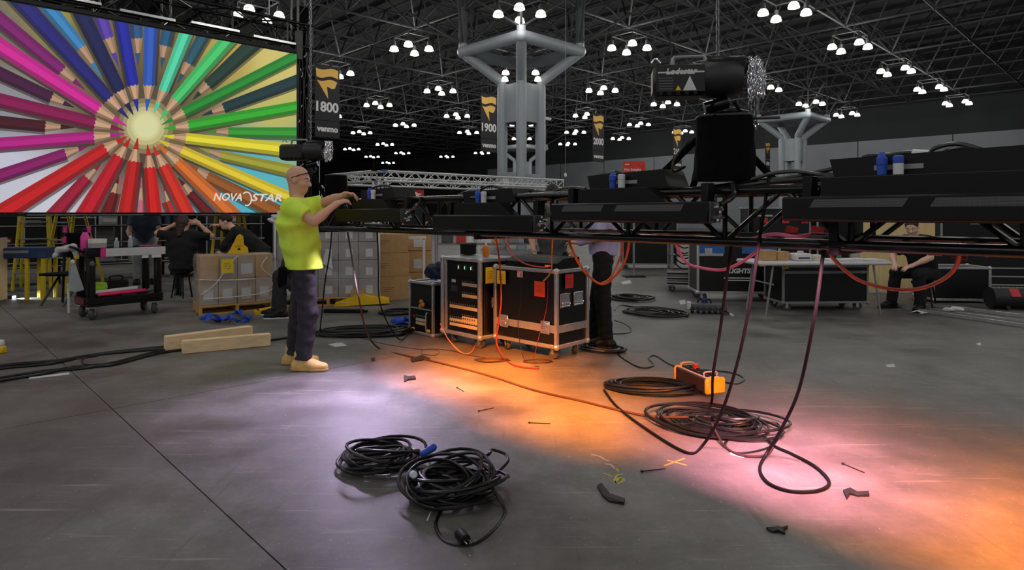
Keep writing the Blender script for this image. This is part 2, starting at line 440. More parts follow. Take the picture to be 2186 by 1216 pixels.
frame_b.cyl((-hc, 0, .55), (-hc, 0, ZB - 8.2), .012, 5); frame_b.cyl((hc, 0, .55), (hc, 0, ZB - 8.2), .012, 5)
frame_me = frame_b.mesh('hanger', dark_grey)
ZL = 8.2
near_names = {}
def cluster(p, label, group=None, light=True, full=True, power=1.0):
    t = thing('high_bay_lamp_cluster', label, 'lamp', (p.x, p.y, ZL), ANG, group)
    link('hanger_frame', frame_me, t)
    for a, b_ in ((-1, -1), (1, -1), (1, 1), (-1, 1)):
        o = link('lamp_bowl', bowl_me, t, (a * hc, b_ * hc, 0))
        if full:
            link('ballast', cap_me, o); link('band', band_me, o)
    if light:
        ld = bpy.data.lights.new('cluster_light', 'POINT'); ld.energy = LAMP_W * power
        ld.shadow_soft_size = .5; ld.color = (1.0, .975, .94)
        lo = bpy.data.objects.new('cluster_light', ld); C.objects.link(lo); lo.parent = t; lo.location = (0, 0, -.12)
C0 = Vector((4.9, 26.4, 0)); ST = 6.45
named = {(0, 0): 'four glowing bowl lamps between the nearest column and the chain motor',
         (-1, -1): None, (0, -1): 'lamp cluster near the top edge, right of the hoist chain',
         (-1, 0): 'three glowing bowl lamps just above the nearest column capital',
         (-1, 1): 'four glowing bowl lamps left of the nearest column capital',
         (-2, 1): 'bowl lamps above the pencil screen at the top edge of the photo',
         (1, -1): 'lamp cluster second along the right-hand diagonal row from the top',
         (2, -1): 'lamp cluster third along the right-hand diagonal row from the top',
         (3, -1): 'lamp cluster fourth along the right-hand diagonal row from the top',
         (4, -1): 'lamp cluster at the lower end of the right-hand diagonal row',
         (1, -2): 'lamp cluster cut off by the upper right edge of the photo',
         (1, 0): 'lamp cluster half hidden behind the large chain motor',
         (1, 1): 'four small lamps right of the column above the 2000 banner',
         (0, 1): 'lamps seen behind the shaft of the nearest column',
         (0, 2): 'four small lamps left of the column above the 1900 banner',
         (-1, 2): 'lamps partly hidden behind the 1800 banner'}
for i in range(-7, 9):
    for j in range(-7, 12):
        p = C0 + U * (ST * i) + V * (ST * j)
        if p.dot(U) > WU - 1.5 or p.dot(V) > 82: continue
        vis = p.y > 17 and abs(p.x) < .84 * p.y + 1
        if vis and p.x < -.40 * p.y - 1.6: vis = False              # behind the screen
        near = (p.x ** 2 + p.y ** 2) < 24 ** 2 and p.y > -16
        if not (vis or near): continue
        if p.y > 88 or (p.y > 56 and random.random() < .35): continue
        if vis:
            lb = named.get((i, j))
            if lb: cluster(p, lb, 'lamp clusters under the roof frame', True, True, .35 if (i, j) in ((-1, 0), (3, 0)) else 1.0)
            elif p.y < 52:
                row = i + j; rown = ('front', 'second', 'third', 'fourth', 'fifth', 'sixth', 'seventh', 'eighth')[min(7, max(0, row + 2))]
                side = ('left of the nearest column', 'right of the nearest column')[p.x > .02 * p.y]
                k_ = abs(i - j)
                cluster(p, 'lamp cluster in the %s row, %s place %s' % (rown, ('nearest', 'first', 'second', 'third', 'fourth', 'fifth', 'sixth', 'seventh', 'eighth', 'ninth')[min(9, k_)], side), 'lamp clusters under the roof frame', True, p.y < 45, .35 if (i, j) == (3, 0) else 1.0)
            else: cluster(p, 'tiny far-off cluster of glowing lamps deep under the dark roof', 'lamp clusters under the roof frame', p.y < 62, p.y < 45)
        else:
            cluster(p, 'bowl lamp cluster hanging above the near floor outside the view', 'lamp clusters overhead outside the view', True, False)
# ---- hanging aisle banners
ban_m = M('banner_black', (38, 37, 39), .8, 0, .08); ban_y = M('banner_gold', (226, 180, 84), .7, 0, .06); ban_w = M('banner_white', (214, 214, 214), .7, 0, .04)
def banner(p, num, label, w=1.15, h=3.05, rot=ANG, words_=True):
    t = thing('aisle_banner', label, 'banner', p, rot, 'hanging aisle banners')
    MB().b2(0, w, -.008, .008, .72, h).build('upper_sheet', ban_m, t, False)
    MB().b2(.0, w, -.012, .004, 0, .70).build('lower_sheet', ban_m, t, False)
    MB().cyl((-.03, 0, h), (w + .03, 0, h), .02, 8).build('top_rod', dark_grey, t)
    MB().cyl((.1, 0, h), (.1, 0, ZB - p.z), .006, 5).build('wire', dark_grey, t); MB().cyl((w - .1, 0, h), (w - .1, 0, ZB - p.z), .006, 5).build('wire', dark_grey, t)
    def flag(poly, nm):
        MB().prism([(x * w, h - y * w) for x, y in poly], -.0125, -.0095).build(nm, ban_y, t, False)
    f1 = [(.04, .12)] + [(.04 + .9 * k / 8, .14 + .045 * math.sin(k / 8 * 6.3) - .02) for k in range(9)] + [(.94, .44)] + [(.94 - .88 * k / 8, .44 + .05 * math.sin((1 - k / 8) * 6.3 + .4) - .02) for k in range(9)]
    flag(f1[1:], 'emblem')
    f2 = [(.08 + .82 * k / 8, .54 + .05 * math.sin(k / 8 * 6.3 + .4)) for k in range(9)] + [(.80, .80)] + [(.78 - .30 * k / 5, .80 + .03 * math.sin(k)) for k in range(6)] + [(.53, 1.22)]
    flag(f2, 'emblem')
    if not num:
        MB().b2(.14 * w, .86 * w, -.0125, -.0095, h - 1.72, h - 1.46).build('white_print', ban_w, t, False); return
    lettering('number', num, .58, ban_w, t, (.06, -.011, h - 1.95), .018, align='LEFT', fit=w * .9)
    if words_: lettering('sponsor_name', 'venmo', .34, ban_w, t, (.08, -.015, .25), .016, align='LEFT', fit=w * .86)
P1 = at(672, 290, 26.7)
for k, (nm, lb) in enumerate((('1800', 'black and gold hanging banner numbered 1800 beside the screen'), ('1900', 'black and gold hanging banner numbered 1900 left of the column'),
                              ('2000', 'black and gold hanging banner numbered 2000 right of the column'), ('2100', 'black and gold hanging banner numbered 2100 left of the bag'))):
    p = P1 + U * (9.3 * k); p.z = 4.62
    banner(p, nm, lb)
p = at(1634, 362, 46); banner(Vector((p.x, p.y, 4.6)), '', 'small far gold flag banner left of the smaller column', .75, 2.0)
p = at(1718, 366, 52); banner(Vector((p.x, p.y, 4.7)), '', 'small far gold flag banner just right of the smaller column', .75, 2.0)
# ================================================================== THE PENCIL SCREEN
RW = Vector((-4.08, 12.0, 0)); SZ0, SZ1, SX0 = 1.35, 4.385, -6.0
def scr(cx_, cy_):
    """a point read off the screen picture -> metres along the screen and height"""
    px, py = cx_ / 2.5333, cy_ / 2.5333
    k = (px - CX) / F
    s_ = (k * RW.y - RW.x) / (U.x - U.y * k)
    Y = RW.y + s_ * U.y
    return (s_, H + (HY - py) / F * Y)
def clip_poly(poly):
    for ax, lim, sg in ((0, SX0 + .02, 1), (0, -.02, -1), (1, SZ0 + .02, 1), (1, SZ1 - .02, -1)):
        out = []
        for i in range(len(poly)):
            a, b_ = poly[i - 1], poly[i]
            da, db = (a[ax] - lim) * sg, (b_[ax] - lim) * sg
            if (da >= 0) != (db >= 0):
                t_ = da / (da - db); out.append((a[0] + (b_[0] - a[0]) * t_, a[1] + (b_[1] - a[1]) * t_))
            if db >= 0: out.append(b_)
        poly = out
        if len(poly) < 3: return []
    return poly
scv, scf, scc = [], [], []
lay = [0]
def shape(poly, cols, up=True):
    """flat picture element; cols is one sRGB colour or a function of the point"""
    poly = clip_poly(poly)
    if len(poly) < 3: return
    if up: lay[0] += 1
    y = -.022 - .00012 * lay[0]
    o = len(scv)
    for p in poly:
        scv.append((p[0], y, p[1])); c = cols(p) if callable(cols) else cols
        scc.append(L3(c))
    scf.append(tuple(range(o, o + len(poly))))
def mul(c, k): return tuple(max(0, min(255, x * k)) for x in c)
def bgc(p):
    pts = [((0, 150), (120, 112, 100)), ((0, 600), (150, 150, 158)), ((0, 900), (205, 205, 222)), ((250, 1100), (212, 212, 224)), ((700, 1100), (150, 110, 110)),
           ((250, 60), (165, 155, 70)), ((500, 200), (120, 110, 70)), ((850, 250), (120, 100, 60)), ((1200, 250), (190, 165, 80)), ((1500, 330), (222, 205, 120)), ((1500, 620), (205, 195, 105)),
           ((1550, 780), (150, 185, 150)), ((1400, 930), (90, 190, 205)), ((1400, 1120), (80, 185, 205)), ((1150, 1100), (110, 170, 190)), ((800, 700), (120, 105, 66)), ((650, 650), (110, 92, 66)), ((930, 800), (120, 100, 66)), ((800, 850), (90, 70, 60)), ((800, 520), (90, 80, 60))]
    w = 0; acc = [0, 0, 0]
    for q, c in pts:
        a = scr(*q); d = ((a[0] - p[0]) ** 2 + (a[1] - p[1]) ** 2) + .01; k = 1 / d ** 2
        w += k
        for i in range(3): acc[i] += c[i] * k
    return tuple(x / w for x in acc)
nx_, nz_ = 40, 22
for i in range(nx_):
    for j in range(nz_):
        xs = [SX0 + (0 - SX0) * (i + a) / nx_ for a in (0, 1)]; zs = [SZ0 + (SZ1 - SZ0) * (j + a) / nz_ for a in (0, 1)]
        shape([(xs[0], zs[0]), (xs[1], zs[0]), (xs[1], zs[1]), (xs[0], zs[1])], bgc, False)
WOODC = (204, 162, 128)
def pencil(col, far, sh, wf, ws, tip, dim=1.0):
    a, b_, c = Vector(far), Vector(sh), Vector(tip)
    d = (b_ - a).normalized(); a = a - d * (700 if far[0] < 30 else 120); wf2 = wf
    n = Vector((-d.y, d.x))
    if n.y < 0: n = -n                                  # n points down in the picture: the shaded side
    # soft shade beside the pencil as photographed in the picture
    shape([scr(*(a - n * (wf2 * .5))), scr(*(b_ - n * (ws * .5))), scr(*(b_ + n * (ws * .70))), scr(*(a + n * (wf2 * .64)))], lambda p: mul(bgc(p), .6))
    for (k0, k1, lum) in ((-.5, -.2, .92), (-.2, .22, 1.06), (.22, .5, .76)):
        shape([scr(*(a + n * wf2 * k0)), scr(*(a + n * wf2 * k1)), scr(*(b_ + n * ws * k1)), scr(*(b_ + n * ws * k0))], mul(col, lum * dim), k0 < -.4)
    # sharpened wood with a scalloped border, then the coloured lead
    L = (c - b_).length; dv = (c - b_).normalized(); cutk = .52
    m_ = b_ + dv * L * cutk; wm = ws * (1 - cutk) * .95
    def sc_edge(k): return b_ + n * ws * k + dv * (-.13 * ws + .17 * ws * abs(math.sin(3 * math.pi * (k + .5))))
    for (k0, k1, lum) in ((-.5, -.2, .9), (-.2, .22, 1.06), (.22, .5, .74)):
        top = [sc_edge(k0 + (k1 - k0) * q / 4) for q in range(5)]
        shape([scr(*p) for p in top] + [scr(*(m_ + n * wm * k1)), scr(*(m_ + n * wm * k0))], mul(WOODC, lum * dim), k0 < -.4)
    shape([scr(*(m_ - n * wm * .5)), scr(*(m_ + n * wm * .5)), scr(*(c + n * 2)), scr(*(c - n * 2))], mul(col, .95 * dim))
LOW = [((66, 150, 214), (260, 40), (440, 260), 85, 60, (550, 420)), ((104, 72, 190), (545, 95), (582, 210), 80, 66, (640, 360)), ((48, 96, 150), (735, 130), (740, 210), 70, 60, (745, 360)),
       ((40, 98, 140), (905, 165), (888, 250), 75, 60, (870, 370)), ((44, 98, 116), (1090, 210), (1015, 345), 80, 60, (955, 455)), ((34, 68, 58), (1350, 255), (1120, 462), 92, 62, (1040, 540)),
       ((30, 64, 70), (1600, 440), (1205, 585), 72, 56, (1090, 625)), ((62, 172, 60), (1595, 720), (1230, 715), 66, 52, (1110, 712)), ((182, 178, 62), (1550, 920), (1190, 840), 72, 52, (1075, 800)),
       ((166, 98, 48), (1500, 1150), (1115, 955), 92, 62, (1020, 885)), ((112, 28, 32), (1130, 1150), (1025, 1040), 84, 58, (960, 960)), ((204, 44, 40), (935, 1150), (908, 1085), 72, 58, (880, 980)),
       ((216, 112, 130), (755, 1150), (757, 1080), 66, 56, (762, 960)), ((122, 22, 28), (580, 1150), (610, 1040), 84, 62, (640, 945)), ((176, 28, 62), (310, 1140), (470, 960), 90, 62, (550, 875)),
       ((152, 28, 112), (0, 950), (355, 832), 88, 62, (485, 785)), ((78, 18, 36), (0, 660), (245, 685), 84, 62, (400, 690)), ((78, 22, 70), (0, 400), (278, 530), 92, 62, (400, 582)),
       ((142, 28, 122), (0, 110), (335, 385), 100, 66, (455, 485))]
TOP = [((36, 34, 118), (100, 0), (590, 535), 98, 64, (692, 642)), ((22, 28, 82), (430, 60), (645, 495), 92, 68, (718, 622)), ((28, 38, 164), (650, 110), (717, 465), 76, 64, (742, 604)),
       ((48, 92, 192), (815, 140), (802, 465), 80, 64, (790, 602)), ((84, 216, 170), (1000, 190), (880, 495), 80, 58, (828, 612)), ((74, 202, 112), (1210, 240), (945, 545), 86, 62, (862, 648)),
       ((38, 142, 52), (1590, 310), (990, 610), 64, 56, (872, 676)), ((54, 172, 48), (1600, 580), (1015, 682), 64, 62, (882, 696)), ((232, 220, 54), (1510, 805), (1000, 748), 76, 58, (878, 735)),
       ((228, 202, 54), (1490, 1040), (975, 815), 68, 58, (848, 757)), ((216, 112, 48), (1240, 1150), (952, 875), 92, 64, (846, 780)), ((208, 46, 34), (1005, 1150), (878, 895), 92, 64, (824, 788)),
       ((206, 28, 26), (830, 1150), (806, 905), 92, 64, (794, 782)), ((190, 28, 28), (680, 1150), (722, 872), 96, 68, (741, 748)), ((190, 24, 42), (470, 1140), (642, 845), 112, 68, (702, 748)),
       ((196, 28, 34), (50, 1130), (572, 806), 112, 72, (684, 738)), ((182, 32, 132), (0, 780), (507, 742), 82, 64, (672, 724)), ((136, 18, 80), (0, 545), (512, 668), 92, 68, (672, 706)),
       ((212, 38, 150), (0, 255), (532, 595), 112, 70, (684, 684))]
for p in LOW: pencil(*p, dim=.9)
gc = (785, 682)
def disc(r_, c_): shape([scr(gc[0] + r_ * math.cos(2 * math.pi * k / 28), gc[1] + r_ * math.sin(2 * math.pi * k / 28)) for k in range(28)], c_)
for r_, c_ in ((150, (140, 128, 88)), (125, (172, 162, 112)), (104, (204, 196, 140))): disc(r_, c_)
for p in TOP: pencil(*p)
gc = (785, 682)
for r_, c_ in ((82, (216, 210, 150)), (74, (224, 220, 160)), (62, (232, 230, 172))):
    shape([scr(gc[0] + r_ * 1.0 * math.cos(2 * math.pi * k / 28), gc[1] + r_ * math.sin(2 * math.pi * k / 28)) for k in range(28)], c_)
for p in TOP:                                          # the coloured points reach over the bright centre
    c = Vector(p[5]); b_ = Vector(p[2]); d = (c - b_).normalized(); n = Vector((-d.y, d.x)); m_ = b_.lerp(c, .52); w = p[4] * .44
    shape([scr(*(m_ - n * w * .5)), scr(*(m_ + n * w * .5)), scr(*(c + n * 2)), scr(*(c - n * 2))], mul(p[0], .98))
led = thing('video_screen', 'huge video screen showing coloured pencils fanned around a bright centre', 'screen', RW, ANG)
me = bpy.data.meshes.new('screen_picture'); me.from_pydata(scv, [], scf)
ca = me.color_attributes.new('Col', 'FLOAT_COLOR', 'POINT'); ca.data.foreach_set('color', np.array(scc, dtype=np.float32).ravel())
sm = bpy.data.materials.new('screen_glow'); sm.use_nodes = True; nt = sm.node_tree
b_ = nt.nodes['Principled BSDF']; b_.inputs['Base Color'].default_value = (.01, .01, .01, 1); b_.inputs['Roughness'].default_value = .6
a_ = nt.nodes.new('ShaderNodeAttribute'); a_.attribute_name = 'Col'
nt.links.new(a_.outputs['Color'], b_.inputs['Emission Color']); b_.inputs['Emission Strength'].default_value = .80
me.materials.append(sm); link('screen_picture', me, led)
LEDW = -SX0
for i in range(12):
    for j in range(6):                                 # square tiles the screen is made of
        if i < 2: continue
        x0 = SX0 + i * .5; z0 = SZ0 + j * (SZ1 - SZ0) / 6
        MB().b2(x0 + .002, x0 + .498, -.02, .07, z0 + .002, z0 + (SZ1 - SZ0) / 6 - .002).build('screen_tile', black_plastic, led, False)
MB().b2(SX0, 0, .07, .12, SZ0 + .1, SZ0 + .18).b2(SX0, 0, .07, .12, SZ1 - .2, SZ1 - .12).build('back_rail', black_steel, led)
MB().b2(SX0, .02, -.03, .08, SZ1, SZ1 + .07, .005).build('top_frame', black_metal, led)
MB().b2(SX0, .02, -.03, .08, SZ0 - .035, SZ0, .005).build('bottom_frame', black_metal, led)
MB().b2(-2.35, -.9, -.036, -.03, SZ0 - .022, SZ0 - .014).b2(-4.1, -2.6, -.036, -.03, SZ0 - .022, SZ0 - .014).build('bright_rail_edge', chrome, led)
# maker's lettering in the picture's lower right corner
lw = ME('screen_letter_glow', (226, 216, 206), .62)
s0 = scr(1145, 1083); s1 = scr(1300, 1083); s2 = scr(1350, 1083); zc = s0[1]
lettering('screen_lettering', 'NOVA', .185, lw, led, (s0[0], -.075, zc), .004, .28, fit=s1[0] - s0[0], align='LEFT')
lettering('screen_lettering', 'STAR', .185, lw, led, (s2[0], -.075, zc), .004, .28, fit=scr(1515, 1083)[0] - s2[0], align='LEFT')
q = [scr(1325 + 26 * math.cos(a), 1075 + 36 * math.sin(a)) for a in np.linspace(-2.3, 1.9, 20)]
MB().tube([(p[0], -.075, p[1]) for p in q], .012, 5).build('screen_emblem', lw, led)
# ---- trusses
def truss(name, label, loc, rotz, x0, x1, w, h, bay, rc, rb, mat, parts_z=None, cat='truss', ends=True, pieces=True):
    """box truss along local x; w deep (y), h high; local z 0 is the underside"""
    t = thing(name, label, cat, loc, rotz)
    ys, zs = (-w / 2, w / 2), (rc, h - rc)
    for y in ys:
        for z in zs: MB().cyl((x0, y, z), (x1, y, z), rc, 10).build('chord', mat, t)
    n = max(1, round((x1 - x0) / bay)); b_ = (x1 - x0) / n
    dia = {}
    def piece(nm, a, c):
        a, c = Vector(a), Vector(c)
        key = (nm, tuple(round(q, 3) for q in (c - a)))
        if key not in dia: dia[key] = MB().cyl((0, 0, 0), c - a, rb, 7).mesh(nm, mat)
        link(nm, dia[key], t, a)
    for i in range(n):
        xa, xb = x0 + i * b_, x0 + (i + 1) * b_
        for y in ys:
            piece('brace', (xa, y, zs[i % 2]), (xb, y, zs[1 - i % 2]))
            if i % 2 == 0: piece('post', (xa, y, zs[0]), (xa, y, zs[1]))
        for z in zs:
            piece('brace', (xa, ys[i % 2], z), (xb, ys[1 - i % 2], z))
            if i % 2 == 0: piece('cross_tie', (xa, ys[0], z), (xa, ys[1], z))
    if ends:
        for x in (x0, x1):
            for y in ys: piece('post', (x, y, zs[0]), (x, y, zs[1]))
            for z in zs: piece('cross_tie', (x, ys[0], z), (x, ys[1], z))
    return t
# black truss above the screen and its cable drop
t = truss('overhead_truss', 'black box truss holding the pencil screen along its top edge', RW + V * .32 + Vector((0, 0, SZ1 + .14)), ANG, -5.2, .35, .5, .5, .5, .03, .016, black_steel)
for k in range(5):
    x = -4.6 + k * 1.05
    MB().b2(x - .05, x + .05, -.02, .06, -.1, .06).build('hanger_clamp', black_metal, t)
    MB().b2(x - .42, x + .38, -.33, -.27, .02 + .03 * (k % 2), .06 + .03 * (k % 2)).build('reflective_bar', chrome, t)
MB().cyl((-2.0, 0, .5), (-2.0, 0, 5.3), .012, 6).build('steel_rope', silver, t); MB().cyl((-.4, 0, .5), (-.4, 0, 5.3), .012, 6).build('steel_rope', silver, t)
MB().b2(-.02, .1, -.36, -.26, -.25, .3, .01).build('hinge_plate', dark_grey, t)
# black masking tower right of the screen: upright truss packed with cables
t = thing('cable_tower', 'upright black truss packed with cables at the right end of the screen', 'truss', RW + U * .25 + V * .34, ANG)
for a in (-.13, .13):
    for b_ in (-.13, .13): MB().cyl((a, b_, 0), (a, b_, 5.6), .025, 8).build('chord', black_steel, t)
for k in range(14):
    z = .1 + k * .39
    MB().cyl((-.13, -.13, z), (.13, -.13, z + .39), .012, 6).build('brace', black_steel, t)
    MB().cyl((-.13, .13, z), (.13, .13, z + .39), .012, 6).build('brace', black_steel, t)
MB().b2(-.11, .11, -.1, .11, .3, 5.4, .02).build('black_cover', black_cloth, t)
for k in range(7):
    x = random.uniform(-.11, .11); MB().tube(spline([(x + random.uniform(-.04, .04), -.15, .2 + i * .6) for i in range(9)], 4), .012, 6).build('cable', rubber, t)
for k in range(26):
    MB().box((random.uniform(-.13, .13), -.17, random.uniform(1.5, 4.6)), (.02, .012, random.uniform(.02, .06)), 0, Ry(random.uniform(-.7, .7))).build('cable_tie', silver, t, False)
# ---- the low black truss that crosses the picture, with its light bars
TA = math.radians(-46.0); WX = Vector((math.cos(TA), math.sin(TA), 0))   # along the truss, coming towards the right
T0 = Vector((-1.535, 5.87, 0)) + U * .17
def tp(x, y=0.0, z=0.0): return T0 + WX * x + U * y + Vector((0, 0, z))
tr = truss('lighting_truss', 'low black box truss crossing the photo at chest height', T0 + Vector((0, 0, 1.185)), TA, -1.0, 6.4, .29, .305, .30, .025, .0125, black_steel)
for x in (-.6, 1.83, 4.26):
    MB().b2(x - .02, x + .02, -.17, .17, -.02, .33, .004).build('joint_plate', black_metal, tr)
    for z in (.03, .28):
        MB().cyl((x - .05, -.165, z), (x + .05, -.165, z), .016, 8).build('coupler', black_steel, tr)
MB().tube([(-.9, .1, .055), (1.2, -.02, .057), (3.0, .05, .056), (6.2, 0, .056)], .014, 7).build('inner_cable', rubber, tr)
vent_m = bpy.data.materials.new('vent_mesh'); vent_m.use_nodes = True; nt = vent_m.node_tree; b_ = nt.nodes['Principled BSDF']
tc = nt.nodes.new('ShaderNodeTexCoord'); vo = nt.nodes.new('ShaderNodeTexBrick'); vo.inputs['Scale'].default_value = 60; vo.inputs['Mortar Size'].default_value = .05
vo.inputs['Color1'].default_value = (.012, .012, .012, 1); vo.inputs['Color2'].default_value = (.012, .012, .012, 1); vo.inputs['Mortar'].default_value = (.16, .16, .165, 1)
mp = nt.nodes.new('ShaderNodeMapping'); mp.inputs['Rotation'].default_value = (math.pi / 2, 0, 0)
nt.links.new(tc.outputs['Object'], mp.inputs[0]); nt.links.new(mp.outputs[0], vo.inputs[0]); nt.links.new(vo.outputs[0], b_.inputs['Base Color']); b_.inputs['Roughness'].default_value = .4
def light_bar(x, zf, label, vents, lights, lens=None, sl=.74, rl=.70, L=1.03):
    """long black light bar: front bar, stepped body and rear housing, hung on the truss"""
    t = thing('light_bar', label, 'stage light', tp(x, 0, zf), TA, 'light bars on the low truss')
    b_ = MB().b2(0, L, -.35, -.25, 0, .105, .008).build('front_bar', black_metal, t)
    for (a, c) in vents:
        MB().prism([(a, .058), (a + .02, .092), (c, .092), (c - .02, .058)], -.3525, -.3495).build('vent', vent_m, b_)
    MB().b2(.03, L - .03, -.335, -.265, -.004, 0).build('lens_strip', M('dark_lens', (40, 38, 40), .15), b_)
    MB().prism([(.13, .0), (.13, .085), (sl - .12, .085), (sl, .0)], -.25, -.175).build('stepped_body', black_metal, t).location = (0, 0, .1)
    MB().b2(.15, sl - .13, -.245, -.18, .186, .189).build('step_edge', dark_grey, t)
    MB().prism([(.16, .0), (.14, .08), (rl - .04, .095), (rl, .0)], -.175, .04).build('rear_housing', black_plastic, t).location = (0, 0, .192)
    MB().b2(  .32, .50, -.181, -.175, .215, .235).build('label_plate', M('worn_silver_label', (150, 150, 152), .5), t)
    e = MB().b2(L, L + .012, -.35, -.25, .002, .103, .003).build('end_plate', dark_grey, t)
    for k in range(7):
        MB().cyl((L + .012, -.335 + random.uniform(0, .075), .012 + .013 * k), (L + .035, -.335 + random.uniform(0, .075), .014 + .013 * k), .007, 6).build('screw_knob', chrome, e)
    MB().tube(spline([(L + .02, -.27, .09), (L + .06, -.22, .13), (L + .03, -.17, .19)], 5), .013, 7).build('bracket', black_steel, t)
    for xc in (.07, L - .08): MB().b2(xc - .02, xc + .02, -.25, -.175, .06, .2, .004).build('yoke', black_metal, t)
    for xc in (.07, L - .08):
        MB().b2(xc - .03, xc + .03, -.185, -.165, .05, .15, .008).build('clamp', black_steel, t)
    c1 = MB().lathe([(.012, 0), (.019, .005), (.019, .045), (.022, .047), (.022, .075), (.015, .08), (.011, .098)], (.36, -.215, .187), 12).build('blue_plug', blue_pl, t)
    c2 = MB().lathe([(.012, 0), (.02, .005), (.02, .05), (.012, .052)], (.42, -.215, .187), 12).build('white_plug', white_pl, t)
    MB().lathe([(.018, .05), (.021, .052), (.021, .078), (.013, .082)], (.42, -.215, .187), 12).build('plug_cap', blue_pl if zf > 1.31 else white_pl, c2)
    for (lx, ly, col, watt, aim, spread, size) in lights:
        for k in range(4):                             # four emitter cells along the bar
            dx = (k - 1.5) * size / 4
            src = tp(x + lx + dx, ly, zf - .035); d = Vector(aim) + WX * dx * .8 - src
            zax = -d.normalized(); xax = (WX - zax * WX.dot(zax)).normalized(); yax = zax.cross(xax)
            ld = bpy.data.lights.new('bar_light', 'AREA'); ld.shape = 'RECTANGLE'; ld.size = .07; ld.size_y = .04; ld.energy = watt / 4; ld.color = col; ld.spread = math.radians(spread)
            lo = bpy.data.objects.new('bar_light', ld); C.objects.link(lo); lo.parent = t
            Mx = Matrix((xax, yax, zax)).transposed().to_4x4(); Mx.translation = src
            lo.matrix_local = (Matrix.Translation(tp(x, 0, zf)) @ Matrix.Rotation(TA, 4, 'Z')).inverted() @ Mx
    return t
LILAC = (.80, .62, 1.0); AMBER = (1.0, .25, .018); PINK = (1.0, .36, .52); CORAL = (1.0, .33, .16)
def along(px, y):                                      # distance along the truss whose plan point lies on the sight line of column px
    k = (px - CX) / F; o_ = T0 + U * y
    return (k * o_.y - o_.x) / (WX.x - k * WX.y)
def zat(px, py, y):
    q = tp(along(px, y), y); return H - (py - HY) * q.y / F
BX = [along(p_, -.35) for p_ in (715, 922, 1175, 1668)]
BZ = [zat(715, 471, -.35), zat(922, 489, -.35), zat(1175, 472, -.35), zat(1668, 471, -.35)]
light_bar(BX[0], BZ[0], 'leftmost black light bar, the one the worker in yellow touches', [], [(.5, -.30, LILAC, 25, (-1.2, 4.7, 0), 94, .9)], lens=(215, 190, 255))
light_bar(BX[1], BZ[1], 'second black light bar from the left on the low truss', [], [(.4, -.34, AMBER, 46, (-.25, 5.35, 0), 66, .9)])
light_bar(BX[2], BZ[2], 'black light bar with two grey vents left of the chain bag', [(.09, .40), (.47, .90)], [(.52, -.34, AMBER, 36, (.50, 4.4, 0), 66, .9)])
light_bar(BX[3], BZ[3], 'nearest black light bar with mesh vents at the right edge', [(.12, .49), (.56, .95)], [(.2, -.34, PINK, 30, (1.55, 3.5, 0), 62, .8)], sl=1.0, rl=1.0)
light_bar(BX[3] + 1.35, BZ[3], 'black light bar continuing past the right edge of the photo', [(.12, .49), (.56, .95)], [(.5, -.34, AMBER, 46, (2.35, 2.75, 0), 66, .9)], sl=1.0, rl=1.0)
# ---- chain hoists
def chain(name, label, p, z0, z1, nlinks, pitch=.028):
    t = thing(name, label, 'chain', (p.x, p.y, z0))
    lk = MB().tube([(.008 * math.cos(a), 0, pitch * .5 * 1.25 * math.sin(a) + (.005 if math.sin(a) > 0 else -.005)) for a in np.linspace(0, 2 * math.pi, 12, endpoint=False)], .0036, 5, closed=True).mesh('chain_link', M('galvanised_chain', (130, 132, 136), .35, .8, .15))
    for k in range(nlinks): link('chain_link', lk, t, (0, 0, k * pitch), (k % 2) * math.pi / 2 + .5)
    b_ = MB(); n2 = int((z1 - z0) / pitch)
    for k in range(nlinks, n2, 1):
        z = k * pitch; a = (k % 2) * math.pi / 2 + .5; d = Vector((math.cos(a), math.sin(a), 0)) * .008
        b_.tube([Vector((0, 0, z - .018)) - d, Vector((0, 0, z + .018)) - d, Vector((0, 0, z + .018)) + d, Vector((0, 0, z - .018)) + d], .0036, 4, closed=True)
    o = b_.build('upper_chain', MATS['galvanised_chain'], t); o['kind'] = 'stuff'
    return t
